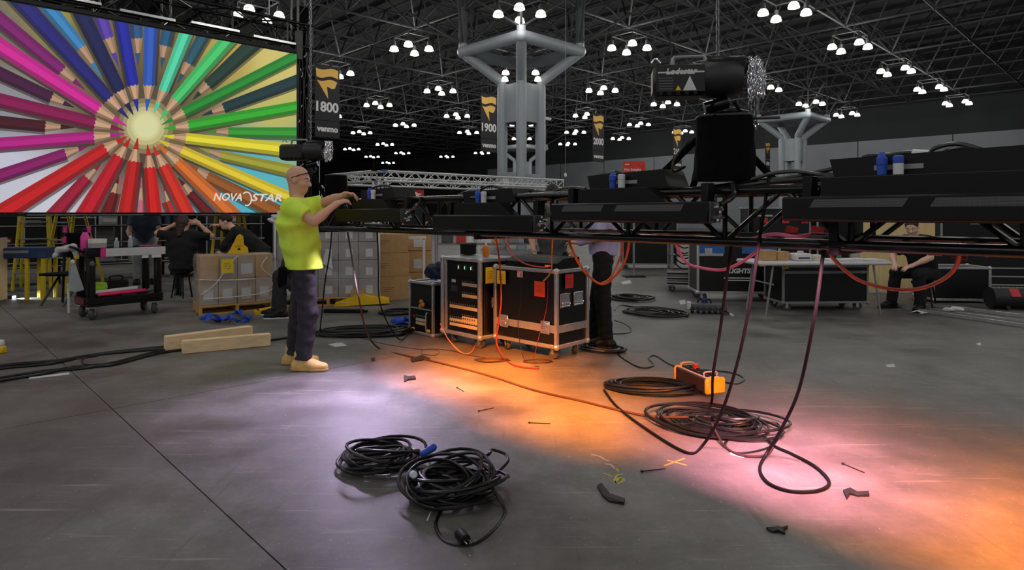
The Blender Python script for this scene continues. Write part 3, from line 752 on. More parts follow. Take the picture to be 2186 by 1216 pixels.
def hoist(p, rz, label, detail):
    """electric chain hoist hanging body-down, p is the body's bottom centre"""
    t = thing('chain_hoist', label, 'hoist', p, rz)
    body = MB().b2(-.30, -.02, -.09, .09, .0, .17, .025).build('motor_housing', M('hoist_black', (22, 22, 23), .45, .1), t)
    for k in range(5): MB().b2(-.27 + k * .045, -.25 + k * .045, -.094, .094, .005, .02).build('cooling_fin', black_metal, body)
    MB().lathe([(.03, -.12), (.085, -.11), (.105, -.06), (.105, .06), (.085, .11), (.03, .12)], (.06, 0, .1), 18, 'x').build('gear_case', M('hoist_grey', (36, 36, 38), .5), t)
    MB().b2(-.02, .2, -.07, .07, .11, .21, .02).build('chain_guide', black_metal, t)
    MB().tube(spline([(-.19, 0, .165), (-.185, 0, .215), (-.15, 0, .222), (-.05, 0, .222), (-.02, 0, .215), (-.015, 0, .165)], 4), .011, 8).build('handle', silver, t)
    if detail:
        MB().b2(-.285, -.03, -.0935, -.0905, .018, .162, .002).build('data_plate', M('hoist_label_black', (12, 12, 13), .4), t)
        MB().b2(-.275, -.035, -.0945, -.0930, .118, .126).build('white_rule', white_pl, t)
        lettering('plate_lettering', 'Lodestar', .044, white_pl, t, (-.155, -.0955, .112), .0016, .2)
        for k in range(5): MB().b2(-.27, -.20 + .004 * (k % 2), -.0945, -.0930, .032 + k * .0145, .037 + k * .0145).build('text_line', grey_pl, t)
        MB().prism([(-.145, .024), (-.075, .024), (-.110, .102)], -.0945, -.0930).build('warning_triangle', white_pl, t)
        MB().prism([(-.185, .026), (-.155, .026), (-.17, .052)], -.0945, -.0930).build('warning_triangle', yellow_tag, t)
    MB().cyl((-.02, 0, -.06), (.1, 0, -.03), .035, 10).build('hook_block', black_steel, t)
    MB().tube(spline([(.03, 0, -.03), (.03, 0, -.10), (.06, 0, -.14), (.085, 0, -.11), (.075, 0, -.08)], 5), .014, 8).build('hook', black_steel, t)
    MB().tube(spline([(-.3, .02, .2), (-.28, .02, .225), (-.25, .02, .2)], 5), .005, 6).build('shackle', chrome, t)
    for k in range(6):                                 # bunched hand-chain loops at the outlet side
        lx = .20 + .012 * k; w = random.uniform(.010, .026)
        P = spline([(lx, -.05 + .02 * (k % 3), .20), (lx + w, -.06, .1), (lx + .01, -.05, random.uniform(-.06, .02)), (lx - w * .3, -.05, .08)], 6, True)
        b_ = MB()
        for q in range(len(P)):
            a, c = P[q], P[(q + 1) % len(P)]; d = (c - a).normalized(); m_ = (a + c) / 2; hl_ = (c - a).length * .62
            n_ = d.orthogonal().normalized(); n_ = n_ if q % 2 else d.cross(n_)
            b_.tube([m_ - d * hl_ - n_ * .003, m_ - n_ * .0075, m_ + d * hl_ - n_ * .003, m_ + d * hl_ + n_ * .003, m_ + n_ * .0075, m_ - d * hl_ + n_ * .003], .0032, 5, closed=True)
        b_.build('chain_loop', chrome, t)
    return t
HX = along(1520, .02); hp = tp(HX, .02, 0)
pz = at(1500, 208, hp.y).z
hoist(Vector((hp.x - .02, hp.y, pz)), math.radians(-8), 'large black chain motor with warning plate above the low truss', True)
chain('hoist_chain', 'steel hoist chain rising from the large chain motor to the roof', Vector((hp.x + .03, hp.y, 0)), pz + .2, ZB, 24)
for k, dx in enumerate((.205, .235)):
    n = 11
    chain('slack_chain', ('slack chain strand dropping into the black bag, motor side', 'slack chain strand dropping into the black bag, outer side')[k], Vector((hp.x + dx - .02, hp.y - .055, 0)), pz - .16, pz - .16 + n * .028, n)
# sling legs from hook to the truss
st = thing('lifting_bridle', 'black sling legs between chain motor hook and low truss', 'sling', tp(HX, 0, 1.185))
for dx, y in ((-.34, -.14), (-.20, .14), (.34, .14)):
    a = Vector((hp.x + .03, hp.y, pz - .12)); b_ = tp(HX + dx, y, 1.47)
    o_ = tp(HX, 0, 1.185)
    MB().tube([a - o_, a.lerp(b_, .5) - o_, b_ - o_], .018, 8).build('sling_leg', black_cloth, st)
MB().tube(spline([at(1470, 300, hp.y - .1) - o_, at(1440, 340, hp.y - .1) - o_, at(1438, 366, hp.y - .1) - o_, at(1462, 356, hp.y - .05) - o_], 6), .007, 6).build('loose_tail', rubber, st)
# chain bag
bg = thing('chain_bag', 'tall black cloth chain bag hanging below the large chain motor', 'bag', Vector((at(1548, 385, hp.y - .1).x, hp.y - .08, at(1548, 385, hp.y - .1).z)), math.radians(-12))
prof = []
bag = MB(); nb = 28; rings = 9
vs_ = []; fs_ = []
for i in range(rings + 1):
    z = .34 * i / rings; rx, ry = .158 - .022 * i / rings, .12 - .01 * i / rings
    for j in range(nb):
        a = 2 * math.pi * j / nb; q = 1 + .035 * math.sin(5 * a + i * .5) + .02 * math.sin(9 * a - i)
        e = .55; ca_, sa_ = math.cos(a), math.sin(a)
        vs_.append((rx * q * math.copysign(abs(ca_) ** e, ca_), ry * q * math.copysign(abs(sa_) ** e, sa_), z + .012 * math.sin(3 * a) * (i == rings)))
for i in range(rings):
    for j in range(nb): fs_.append((i * nb + j, i * nb + (j + 1) % nb, (i + 1) * nb + (j + 1) % nb, (i + 1) * nb + j))
fs_.append(tuple(range(nb - 1, -1, -1)))
bag.add(vs_, fs_).build('bag_body', black_cloth, bg)
MB().tube([(.137 * math.copysign(abs(math.cos(a)) ** .55, math.cos(a)), .108 * math.copysign(abs(math.sin(a)) ** .55, math.sin(a)), .335) for a in np.linspace(0, 6.28, 24, endpoint=False)], .008, 6, closed=True).build('rim', dark_grey, bg)
MB().box((.2, 0, .325), (.16, .03, .012), .004).build('rim_bar', dark_grey, bg)
for sx in (-1, 1): MB().tube([(sx * .1, 0, .33), (sx * .05, 0, .42)], .008, 6).build('strap', black_cloth, bg)
# hoist at the left end of the truss
HXL = along(655, .02); hl = tp(HXL, .02, 0); zl = at(650, 342, hl.y).z
hoist(Vector((hl.x + .02, hl.y, zl)), math.radians(-4), 'black chain motor hanging just above the bald worker', False)
chain('hoist_chain', 'long steel hoist chain hanging beside the right edge of the screen', Vector((hl.x + .04, hl.y, 0)), zl + .2, ZB, 52)
st = thing('lifting_bridle', 'dark sling legs below the left chain motor behind the worker', 'sling', tp(HXL, 0, 1.185)); o_ = tp(HXL, 0, 1.185)
for dx, y in ((-.2, -.1), (.32, .1)):
    a = Vector((hl.x + .05, hl.y, zl - .12)); b_ = tp(HXL + dx, y, 1.47)
    MB().tube([a - o_, b_ - o_], .02, 8).build('sling_leg', black_cloth, st)
bg2 = thing('chain_bag', 'small black cloth chain bag behind the bald worker', 'bag', tp(HXL + .22, .25, 1.5), TA)
MB().lathe([(.02, 0), (.10, .01), (.12, .1), (.115, .26), (.10, .27), (.09, .2)], (0, 0, 0), 20).build('bag_body', black_cloth, bg2)
MB().tube([(.11 * math.cos(a), .11 * math.sin(a), .265) for a in np.linspace(0, 6.28, 18, endpoint=False)], .008, 6, closed=True).build('rim', dark_grey, bg2)
# ================================================================== PEOPLE (bodies grown as one smooth surface each)
def surface_nets(D, org, h):
    ins = D < 0
    nx, ny, nz = D.shape
    off = [(i, j, k) for i in (0, 1) for j in (0, 1) for k in (0, 1)]
    def sub(A, o): return A[o[0]:nx - 1 + o[0], o[1]:ny - 1 + o[1], o[2]:nz - 1 + o[2]]
    cnt = sum(sub(ins, o).astype(np.int8) for o in off)
    mixed = (cnt > 0) & (cnt < 8)
    ci = np.argwhere(mixed); idx = -np.ones(mixed.shape, dtype=np.int64); idx[mixed] = np.arange(len(ci))
    acc = np.zeros((len(ci), 3)); num = np.zeros(len(ci))
    val = {o: D[ci[:, 0] + o[0], ci[:, 1] + o[1], ci[:, 2] + o[2]] for o in off}
    for o in off:
        for a in range(3):
            if o[a] == 0:
                q = list(o); q[a] = 1; q = tuple(q)
                d0, d1 = val[o], val[q]; m = (d0 < 0) != (d1 < 0)
                t = np.where(m, d0 / np.where(m, d0 - d1, 1), 0)
                p = np.tile(np.array(o, float), (len(ci), 1)); p[:, a] += t
                acc[m] += p[m]; num[m] += 1
    verts = (ci + acc / num[:, None]) * h + org
    faces = []
    for a in range(3):
        b, c = (a + 1) % 3, (a + 2) % 3
        s0 = [slice(None)] * 3; s1 = [slice(None)] * 3; s0[a] = slice(0, -1); s1[a] = slice(1, None)
        A, B = ins[tuple(s0)], ins[tuple(s1)]
        e = np.argwhere(A != B)
        e = e[(e[:, b] > 0) & (e[:, c] > 0) & (e[:, b] < D.shape[b] - 1) & (e[:, c] < D.shape[c] - 1)]
        def cell(db, dc):
            q = e.copy(); q[:, b] += db; q[:, c] += dc; return idx[q[:, 0], q[:, 1], q[:, 2]]
        quad = np.stack([cell(-1, -1), cell(0, -1), cell(0, 0), cell(-1, 0)], 1)
        fl_ = ~A[e[:, 0], e[:, 1], e[:, 2]]
        quad[fl_] = quad[fl_][:, ::-1]
        faces.append(quad)
    faces = np.concatenate(faces)
    return verts, faces[(faces >= 0).all(1)]
def cone(a, b, ra, rb, k=.03, ax=None, s=1.0, cut=(), sub=False): return dict(t='c', a=np.array(a, float), b=np.array(b, float), ra=ra, rb=rb, k=k, ax=None if ax is None else np.array(ax, float) / np.linalg.norm(ax), s=s, cut=cut, sub=sub)
def ell(c, R, rot=None, k=.03, cut=(), sub=False): return dict(t='e', a=np.array(c, float), R=np.array(R, float), rot=np.eye(3) if rot is None else np.array(rot, float), k=k, cut=cut, sub=sub)
def sdf_mesh(name, prims, h, mat, parent, cuts=(), wrinkle=0.0, wf=40.0, seed=0):
    lo = np.full(3, 1e9); hi = -lo
    for p in prims:
        if p['sub']: continue
        if p['t'] == 'c':
            r = max(p['ra'], p['rb']) * max(p['s'], 1); a = np.minimum(p['a'], p['b']) - r; b = np.maximum(p['a'], p['b']) + r
        else: r = p['R'].max(); a = p['a'] - r; b = p['a'] + r
        p['lo'], p['hi'] = a, b; lo = np.minimum(lo, a); hi = np.maximum(hi, b)
    lo = lo - 3 * h - .01; hi = hi + 3 * h + .01
    n = np.ceil((hi - lo) / h).astype(int) + 1
    D = np.full(n, .25, dtype=np.float32)
    ax = [lo[i] + h * np.arange(n[i]) for i in range(3)]
    for p in prims:
        if p['sub']:
            r = p['R'].max() if p['t'] == 'e' else max(p['ra'], p['rb'])
            pl, ph = np.minimum(p['a'], p.get('b', p['a'])) - r, np.maximum(p['a'], p.get('b', p['a'])) + r
        else: pl, ph = p['lo'], p['hi']
        mg = p['k'] + .03
        i0 = np.clip(((pl - mg - lo) / h).astype(int), 0, n - 1); i1 = np.clip(((ph + mg - lo) / h).astype(int) + 2, 1, n)
        X, Y, Z = ax[0][i0[0]:i1[0], None, None], ax[1][None, i0[1]:i1[1], None], ax[2][None, None, i0[2]:i1[2]]
        px, py, pz_ = X - p['a'][0], Y - p['a'][1], Z - p['a'][2]
        if p['t'] == 'c':
            ba = p['b'] - p['a']; L2 = max(ba @ ba, 1e-9)
            t = np.clip((px * ba[0] + py * ba[1] + pz_ * ba[2]) / L2, 0, 1)
            qx, qy, qz = px - t * ba[0], py - t * ba[1], pz_ - t * ba[2]
            if p['ax'] is not None and p['s'] != 1:
                e = p['ax']; dn = (qx * e[0] + qy * e[1] + qz * e[2]) * (1 - 1 / p['s'])
                qx, qy, qz = qx - e[0] * dn, qy - e[1] * dn, qz - e[2] * dn
            d = np.sqrt(qx * qx + qy * qy + qz * qz) - (p['ra'] + (p['rb'] - p['ra']) * t)
        else:
            Rm = p['rot']; R = p['R']
            q = [px * Rm[0][i] + py * Rm[1][i] + pz_ * Rm[2][i] for i in range(3)]
            k0 = np.sqrt(sum((q[i] / R[i]) ** 2 for i in range(3))); k1 = np.sqrt(sum((q[i] / R[i] ** 2) ** 2 for i in range(3))) + 1e-6
            d = k0 * (k0 - 1) / k1
        for (pt, nn) in p['cut']:
            nn = np.array(nn, float); nn /= np.linalg.norm(nn)
            d = np.maximum(d, (X - pt[0]) * nn[0] + (Y - pt[1]) * nn[1] + (Z - pt[2]) * nn[2])
        sl = D[i0[0]:i1[0], i0[1]:i1[1], i0[2]:i1[2]]
        k = p['k']
        if p['sub']:
            d = -d; hh = np.maximum(k - np.abs(sl - d), 0) / k
            sl[...] = np.maximum(sl, d) + hh * hh * k * .25
        else:
            hh = np.maximum(k - np.abs(sl - d), 0) / k
            sl[...] = np.minimum(sl, d) - hh * hh * k * .25
    X, Y, Z = ax[0][:, None, None], ax[1][None, :, None], ax[2][None, None, :]
    if wrinkle:
        D = D + wrinkle * (np.sin(wf * (Z + .35 * X) + 3 * np.sin(7 * Y + seed) + 2 * np.sin(9 * X + seed)) * .6 + np.sin(wf * 1.7 * (Z - .5 * Y) + 4 * np.sin(6 * X - seed)) * .4)
    for (pt, nn) in cuts:
        nn = np.array(nn, float); nn /= np.linalg.norm(nn)
        D = np.maximum(D, (X - pt[0]) * nn[0] + (Y - pt[1]) * nn[1] + (Z - pt[2]) * nn[2])
    v, f = surface_nets(D, lo, h)
    me = bpy.data.meshes.new(name); me.from_pydata(v.tolist(), [], f.tolist()); me.materials.append(mat)
    me.polygons.foreach_set('use_smooth', [True] * len(me.polygons)); me.update()
    return link(name, me, parent)
def V3(*a): return np.array(a, float)
def nrm(v): v = np.array(v, float); return v / np.linalg.norm(v)
def hand_prims(w, d, pn, side, curl=.5, spread=.06):
    """w wrist, d pointing direction, pn where the palm faces, side: towards the thumb"""
    d = nrm(d); pn = nrm(np.array(pn) - d * np.dot(pn, d)); sd = nrm(np.cross(d, pn)); sd = sd * np.sign(np.dot(sd, side) or 1)
    P = [cone(w - d * .01, w + d * .075, .019, .0165, .02, sd, 1.9)]
    for i, ln in enumerate((.072, .08, .074, .058)):
        o = (1.5 - i) * .0195
        b = w + d * .075 + sd * o
        d1 = nrm(d * math.cos(curl * .7) + pn * math.sin(curl * .7) + sd * (1.5 - i) * spread); m = b + d1 * ln * .5
        d2 = nrm(d * math.cos(curl * 1.7) + pn * math.sin(curl * 1.7)); P += [cone(b, m, .0098, .009, .006), cone(m, m + d2 * ln * .5, .009, .0075, .006)]
    b = w + d * .02 + sd * .026; m = b + nrm(d * .7 + sd * .7 + pn * .25) * .042; P += [cone(b, m, .013, .0105, .012), cone(m, m + nrm(d + pn * .4) * .034, .0105, .008, .006)]
    return P
STAND = dict(hipL=(0, .095, .92), hipR=(0, -.095, .92), knL=(.02, .11, .49), knR=(.02, -.11, .49), anL=(0, .12, .09), anR=(0, -.12, .09), toeL=(1, .15, 0), toeR=(1, -.15, 0),
             chest=(0, 0, 1.27), neck=(0, 0, 1.47), head=(.02, 0, 1.62), shL=(0, .185, 1.41), shR=(0, -.185, 1.41), elL=(-.01, .24, 1.13), elR=(-.01, -.24, 1.13),
             wrL=(.1, .23, .9), wrR=(.1, -.23, .9), hdL=(.1, 0, -1), hdR=(.1, 0, -1), pnL=(0, -1, 0), pnR=(0, 1, 0), face=(1, 0, 0))
def person(name, label, loc, rotz, J, shirt, trousers, shoes, skinm=skin, hair=None, hair_style='short', h=.012, sleeve=.62, hem=None, curlL=.5, curlR=.5, loose=.012, sole=None, boots=False, legs=True):
    j = {k: np.array(v, float) for k, v in {**STAND, **J}.items()}
    t = thing(name, label, 'person', loc, rotz)
    lat = nrm(j['shL'] - j['shR']); plat = nrm(j['hipL'] - j['hipR']); pel = (j['hipL'] + j['hipR']) / 2
    chest, neck = j['chest'], j['neck']; mid = pel * .5 + chest * .5; shm = (j['shL'] + j['shR']) / 2
    f = nrm(j['face']); up = nrm(j['head'] - neck); up = nrm(up * .4 + np.array((0, 0, 1)) * .6); l = nrm(np.cross(up, f)); f = nrm(f - up * np.dot(f, up) * .0); u2 = nrm(np.cross(f, l)); R = np.stack([f, l, u2], 1)
    hc_ = j['head']; hd = lambda x, y, z: hc_ + R @ np.array((x, y, z))
    # ---- skin: one surface for trunk, limbs, hands, neck and head
    B = [cone(pel, mid, .12, .115, .05, plat, 1.2), cone(mid, chest, .115, .125, .06, lat, 1.3), cone(chest, shm, .12, .07, .05, lat, 1.6), cone(j['shL'], j['shR'], .05, .05, .05), cone(shm, hd(-.02, 0, -.06), .062, .056, .04)]
    for s in 'LR':
        B += [cone(j['sh' + s], j['el' + s], .05, .04, .04), cone(j['el' + s], j['wr' + s], .042, .027, .02), cone(j['el' + s] * .75 + j['wr' + s] * .25, j['el' + s] * .6 + j['wr' + s] * .4, .043, .04, .02)]
        B += hand_prims(j['wr' + s], j['hd' + s], j['pn' + s], j.get('th' + s, (0, 0, 1)), curlL if s == 'L' else curlR)
        if legs: B += [cone(j['hip' + s], j['kn' + s], .08, .055, .05), cone(j['kn' + s], j['an' + s], .055, .038, .03)]
    head = [ell(hd(-.014, 0, .03), (.100, .078, .092), R, .03), ell(hd(.028, 0, -.035), (.066, .060, .082), R, .03), ell(hd(.040, 0, -.088), (.045, .042, .03), R, .03),
            cone(hd(.086, 0, .012), hd(.112, 0, -.026), .009, .014, .012), cone(hd(.104, -.012, -.03), hd(.104, .012, -.03), .009, .009, .01), cone(hd(.080, -.034, .026), hd(.080, .034, .026), .011, .011, .015),
            cone(hd(.083, -.018, -.058), hd(.083, .018, -.058), .0085, .0085, .008), cone(hd(.080, -.016, -.070), hd(.080, .016, -.070), .009, .009, .008)]
    for s in (-1, 1):
        head += [ell(hd(-.004, s * .079, -.006), (.022, .009, .033), R, .008), ell(hd(.100, s * .031, .006), (.02, .017, .011), R, .012, sub=True), ell(hd(.055, s * .045, -.03), (.03, .02, .025), R, .02)]
    B += head
    body = sdf_mesh('body', B, h, skinm, t)
    for s in (-1, 1):
        e = MB().sphere(hd(.080, s * .031, .005), .0125, 10, 8).build('eye', eye_white, t); MB().sphere(hd(.089, s * .032, .005), .006, 8, 6).build('iris', eye_dark, e)
        MB().tube([hd(.090, s * .016, .027), hd(.091, s * .032, .032), hd(.082, s * .05, .026)], .0035, 5).build('eyebrow', hair or hair_dark, t)
    if hair:
        bk = R @ np.array((1, 0, 0)); 
        if hair_style == 'short': Hp = [ell(hd(-.018, 0, .040), (.106, .085, .094), R, .02, cut=((hd(.055, 0, .05), R @ np.array((.9, 0, -.55))), (hd(0, 0, -.03), R @ np.array((.5, 0, -1)))))]
        elif hair_style == 'curly': Hp = [ell(hd(-.02, 0, .045), (.125, .105, .105), R, .02, cut=((hd(.06, 0, .04), R @ np.array((.9, 0, -.6))), (hd(0, 0, -.05), R @ np.array((.4, 0, -1)))))]
        else: Hp = [ell(hd(-.02, 0, .035), (.108, .088, .096), R, .02, cut=((hd(.06, 0, .04), R @ np.array((.9, 0, -.6))),)), cone(hd(-.07, 0, .0), hd(-.1, 0, -.2), .07, .04, .04, R @ np.array((0, 1, 0)), 1.2)]
        sdf_mesh('hair', Hp, max(.007, h * .7), hair, t, wrinkle=.003, wf=120)
    # ---- clothing
    hemz = hem if hem is not None else pel[2] - .07
    S = [cone(pel - (chest - pel) * .25, mid, .135 + loose, .13 + loose, .05, plat, 1.22), cone(mid, chest, .13 + loose, .135 + loose, .06, lat, 1.3), cone(chest, shm, .13 + loose, .078, .05, lat, 1.65), cone(j['shL'] * .9 + j['shR'] * .1, j['shR'] * .9 + j['shL'] * .1, .062, .062, .09)]
    for s in 'LR':
        if sleeve <= 1:
            e = j['sh' + s] * (1 - sleeve) + j['el' + s] * sleeve; d = nrm(j['el' + s] - j['sh' + s])
            S.append(cone(j['sh' + s] + d * .02, e + d * .05, .062 + loose * .2, .060 + loose * .8, .09, cut=((e, d),)))
        else:
            e = j['wr' + s]; d = nrm(j['wr' + s] - j['el' + s])
            S += [cone(j['sh' + s], j['el' + s], .068, .056, .04), cone(j['el' + s], e, .056, .042, .03, cut=((e - d * .015, d),))]
    trunk = nrm(chest - pel)
    hp_ = pel - trunk * .06 if hem is None else np.array((0, 0, hem))
    hn = -trunk if hem is None else np.array((0, 0, -1.))
    S[0]['cut'] = S[1]['cut'] = () if sleeve <= 1 and hem else ((hp_, hn),)
    up_n = nrm(neck - chest)
    S.append(cone(shm, shm + up_n * .055, .085, .066, .03, cut=((shm + up_n * .045, up_n),)))
    so = sdf_mesh('shirt', S, h * .85, shirt, t, cuts=((hp_, hn),) if sleeve <= 1 and hem else (), wrinkle=.0045, wf=30, seed=loc[0])
    if legs:
        tc_ = (((0, 0, (hem or pel[2] - .06) + .05), (0, 0, 1)),) if pel[2] > .85 else ()
        T = [cone(pel + trunk * .04, pel - trunk * .03, .108, .112, .05, plat, 1.25, cut=tc_)]
        for s in 'LR':
            d = nrm(j['an' + s] - j['kn' + s])
            T += [cone(j['hip' + s], j['kn' + s], .098, .082, .04, cut=tc_), cone(j['kn' + s], j['an' + s] + d * .03, .082, .068, .03, cut=((j['an' + s] - d * .005, d),))]
        sdf_mesh('trousers', T, h * .9, trousers, t, wrinkle=.004, wf=46, seed=loc[1])
        for s in 'LR':
            a = j['an' + s]; d = nrm(j['toe' + s]); g = a * 1.0; g[2] = a[2] - .09
            up3 = np.array((0, 0, 1.)); hl_ = g - d * .06 + up3 * .045; bl = g + d * .10 + up3 * .042; tip = g + d * .185 + up3 * .038
            sdl = np.cross(d, up3)
            Bt = [cone(hl_, bl, .042, .043, .03, sdl, 1.05), cone(bl, tip, .044, .034, .03, sdl, 1.15), cone(a - d * .02 + up3 * (.05 if boots else .0), hl_ + d * .03, .054 if boots else .046, .045, .03), cone(a + d * .02, bl, .042, .04, .03)]
            sh = sdf_mesh('boot' if boots else 'shoe', Bt, h * .8, shoes, t, cuts=((g + up3 * .012, -up3),))
            so_ = sdf_mesh('sole', [cone(hl_ - up3 * .03, bl - up3 * .03, .047, .049, .02, sdl, 1.05), cone(bl - up3 * .03, tip - up3 * .026, .049, .038, .02, sdl, 1.12)], h * .8, sole or black_plastic, sh, cuts=((g + up3 * .002, -up3), (g + up3 * .026, up3)))
    return t, hd, R, j
hi_vis = M('hi_vis_yellow_cotton', (217, 250, 80), .85, 0, .06, 12, .12)
dark_denim = M('charcoal_work_trousers', (46, 44, 54), .85, 0, .2, 26, .2)
tan_boot = M('tan_boot_leather', (226, 186, 112), .6, 0, .1, 20, .1)
tan_sole = M('tan_boot_sole', (196, 156, 92), .7)
black_wear = M('black_clothing', (17, 17, 19), .9, 0, .25, 22, .2)
lav = M('lavender_shirt', (172, 172, 216), .85, 0, .08, 16, .1)
grey_tee = M('grey_t_shirt', (92, 96, 100), .85, 0, .1, 16, .1)
navy_tee = M('dark_navy_t_shirt', (26, 28, 38), .9, 0, .15, 16, .1)
# the worker in yellow: faces right, both hands on the first light bar
mw = fl(648, 784)
MJ = dict(hipL=(-.02, .09, .93), hipR=(.02, -.09, .93), knL=(-.08, .12, .49), knR=(.07, -.09, .49), anL=(-.13, .13, .09), anR=(.03, -.11, .09), toeL=(1, .12, 0), toeR=(1, -.06, 0),
          chest=(-.055, 0, 1.27), neck=(-.075, 0, 1.48), head=(-.045, 0, 1.645), shL=(-.03, .18, 1.405), shR=(-.055, -.185, 1.405), elL=(.17, .20, 1.47), wrL=(.36, .06, 1.52), hdL=(.9, -.25, -.05), pnL=(.1, -.5, -.9), thL=(0, -1, .2),
          elR=(.165, -.235, 1.285), wrR=(.315, -.10, 1.435), hdR=(.8, .35, .35), pnR=(.2, .5, -.8), thR=(0, 1, .5), face=(.985, -.05, -.17))
wk, hd, R, j = person('person', 'bald person in a bright yellow t-shirt and tan boots working on the truss', (mw.x, mw.y, 0), 0.0, MJ, hi_vis, dark_denim, tan_boot, skin, None, h=.0075, sleeve=.66, hem=.87, curlL=.7, curlR=.75, loose=.022, sole=tan_sole, boots=True)
g = MB()
for s in (-1, 1): g.tube([hd(-.03, s * .082, .012), hd(.05, s * .078, .055), hd(.092, s * .05, .075)], .004, 5)
g.tube([hd(.092, -.05, .075), hd(.100, 0, .078), hd(.092, .05, .075)], .004, 5)
for s in (-1, 1): g.tube([hd(.094 + .003 * math.cos(a), s * .03 + .024 * math.cos(a), .082 + .014 * math.sin(a)) for a in np.linspace(0, 6.28, 12, endpoint=False)], .003, 4, closed=True)
g.build('eyeglasses', black_plastic, wk)
nk = j['neck']
MB().tube([(nk[0] + .085 * math.cos(a) + .005, nk[1] + .088 * math.sin(a), nk[2] - .012 - .05 * max(0, math.cos(a)) ** 2) for a in np.linspace(0, 6.28, 24, endpoint=False)], .005, 5, closed=True).build('lanyard', black_plastic, wk)
MB().b2(-.155, -.095, -.20, -.13, .74, .9, .015).build('tool_pouch', black_cloth, wk)
MB().tube(spline([(-.12, -.14, .86), (-.16, -.15, .80), (-.15, -.15, .72)], 4), .012, 6).build('pouch_strap', black_cloth, wk)
# others
p = fl(1288, 736)
person('person', 'person in lavender shirt and black trousers behind the large road case', (p.x, p.y, 0), math.radians(168),
       dict(toeL=(1, -.1, 0), toeR=(1, .1, 0), knL=(.0, .12, .49), anL=(-.04, .15, .09), anR=(.1, -.10, .09), knR=(.06, -.10, .49), wrL=(.25, .14, 1.06), elL=(.02, .25, 1.14), wrR=(.25, -.16, 1.06), elR=(.02, -.25, 1.14), hdL=(1, -.2, 0), hdR=(1, .2, 0), pnL=(0, 0, -1), pnR=(0, 0, -1), thL=(0, -1, 0), thR=(0, 1, 0), face=(.9, .1, -.35)), lav, black_wear, black_plastic, skin, hair_dark, 'curly', sleeve=2, hem=.93)
p = Vector((.50, 7.75, 0))
person('person', 'person in grey t-shirt reaching down behind the rack cases', p, math.radians(-95),
       dict(chest=(.10, 0, 1.24), neck=(.16, 0, 1.43), head=(.23, 0, 1.57), shL=(.12, .185, 1.38), shR=(.12, -.185, 1.38), elL=(.17, .25, 1.10), elR=(.17, -.25, 1.10), wrL=(.34, .22, .90), wrR=(.34, -.22, .92), hdL=(.6, -.2, -.6), hdR=(.6, .2, -.6), face=(.8, 0, -.6)), grey_tee, black_wear, black_plastic, skin, hair_dark, 'short', hem=.84)
p = at(886, 456, 11.4)
person('person', 'distant bald person standing behind the stacked cardboard boxes', (p.x, p.y, 0), math.radians(-110), {}, navy_tee, black_wear, black_plastic, skin2, None, h=.014)
# seated at the folding table
SIT = dict(hipL=(0, .1, .50), hipR=(0, -.1, .50), knL=(.42, .17, .50), knR=(.42, -.15, .50), anL=(.40, .19, .09), anR=(.50, -.17, .09), toeL=(1, .2, 0), toeR=(1, -.2, 0), chest=(.13, 0, .84), neck=(.23, 0, 1.03), head=(.30, 0, 1.16),
           shL=(.19, .19, .97), shR=(.19, -.19, .97), elL=(.32, .27, .74), elR=(.32, -.27, .74), wrL=(.50, .12, .62), wrR=(.52, -.10, .62), hdL=(.8, -.4, -.3), hdR=(.8, .4, -.3), pnL=(0, -.3, -1), pnR=(0, .3, -1), thL=(0, -1, .2), thR=(0, 1, .2), face=(.85, 0, -.5))
p = at(1975, 456, 9.15)
person('person', 'person in black seated beside the white folding table', (p.x, p.y, 0), math.radians(205), dict(SIT, face=(.8, .35, -.45)), black_wear, black_wear, black_plastic, skin2, hair_brown, 'short', sleeve=.8)
# crew below the screen
p = at(388, 456, 10.2)
person('person', 'person in black with arms raised beneath the screen', (p.x, p.y, 0), math.radians(100),
       dict(SIT, chest=(.06, 0, .84), neck=(.08, 0, 1.05), head=(.10, 0, 1.20), shL=(.07, .19, .99), shR=(.07, -.19, .99), elR=(.12, -.42, .98), wrR=(.10, -.22, 1.20), hdR=(-.2, .9, .15), pnR=(1, 0, 0), thR=(0, 0, 1), elL=(.1, .40, 1.04), wrL=(.14, .16, 1.17), hdL=(.2, -1, .1), pnL=(1, 0, 0), face=(.9, -.3, -.1)), black_wear, black_wear, black_plastic, skin, hair_brown, 'long', sleeve=.9)
p = at(545, 456, 10.4)
person('person', 'person in black leaning over beyond the wrapped pallet', (p.x, p.y, 0), math.radians(190),
       dict(chest=(.22, 0, .98), neck=(.36, 0, 1.12), head=(.46, 0, 1.22), hipL=(-.1, .1, .72), hipR=(-.1, -.1, .72), knL=(.1, .13, .40), knR=(.1, -.13, .40), anL=(-.1, .13, .09), anR=(-.1, -.13, .09), shL=(.28, .19, 1.06), shR=(.28, -.19, 1.06), elL=(.40, .26, .86), elR=(.42, -.26, 1.0), wrL=(.46, .24, .74), wrR=(.62, -.2, 1.16), hdL=(.3, 0, -.3), hdR=(.9, .2, .1), pnR=(0, 0, -1), face=(.95, .1, -.3)), black_wear, black_wear, black_plastic, skin2, hair_dark, 'short', sleeve=2)
p = at(640, 456, 8.25)
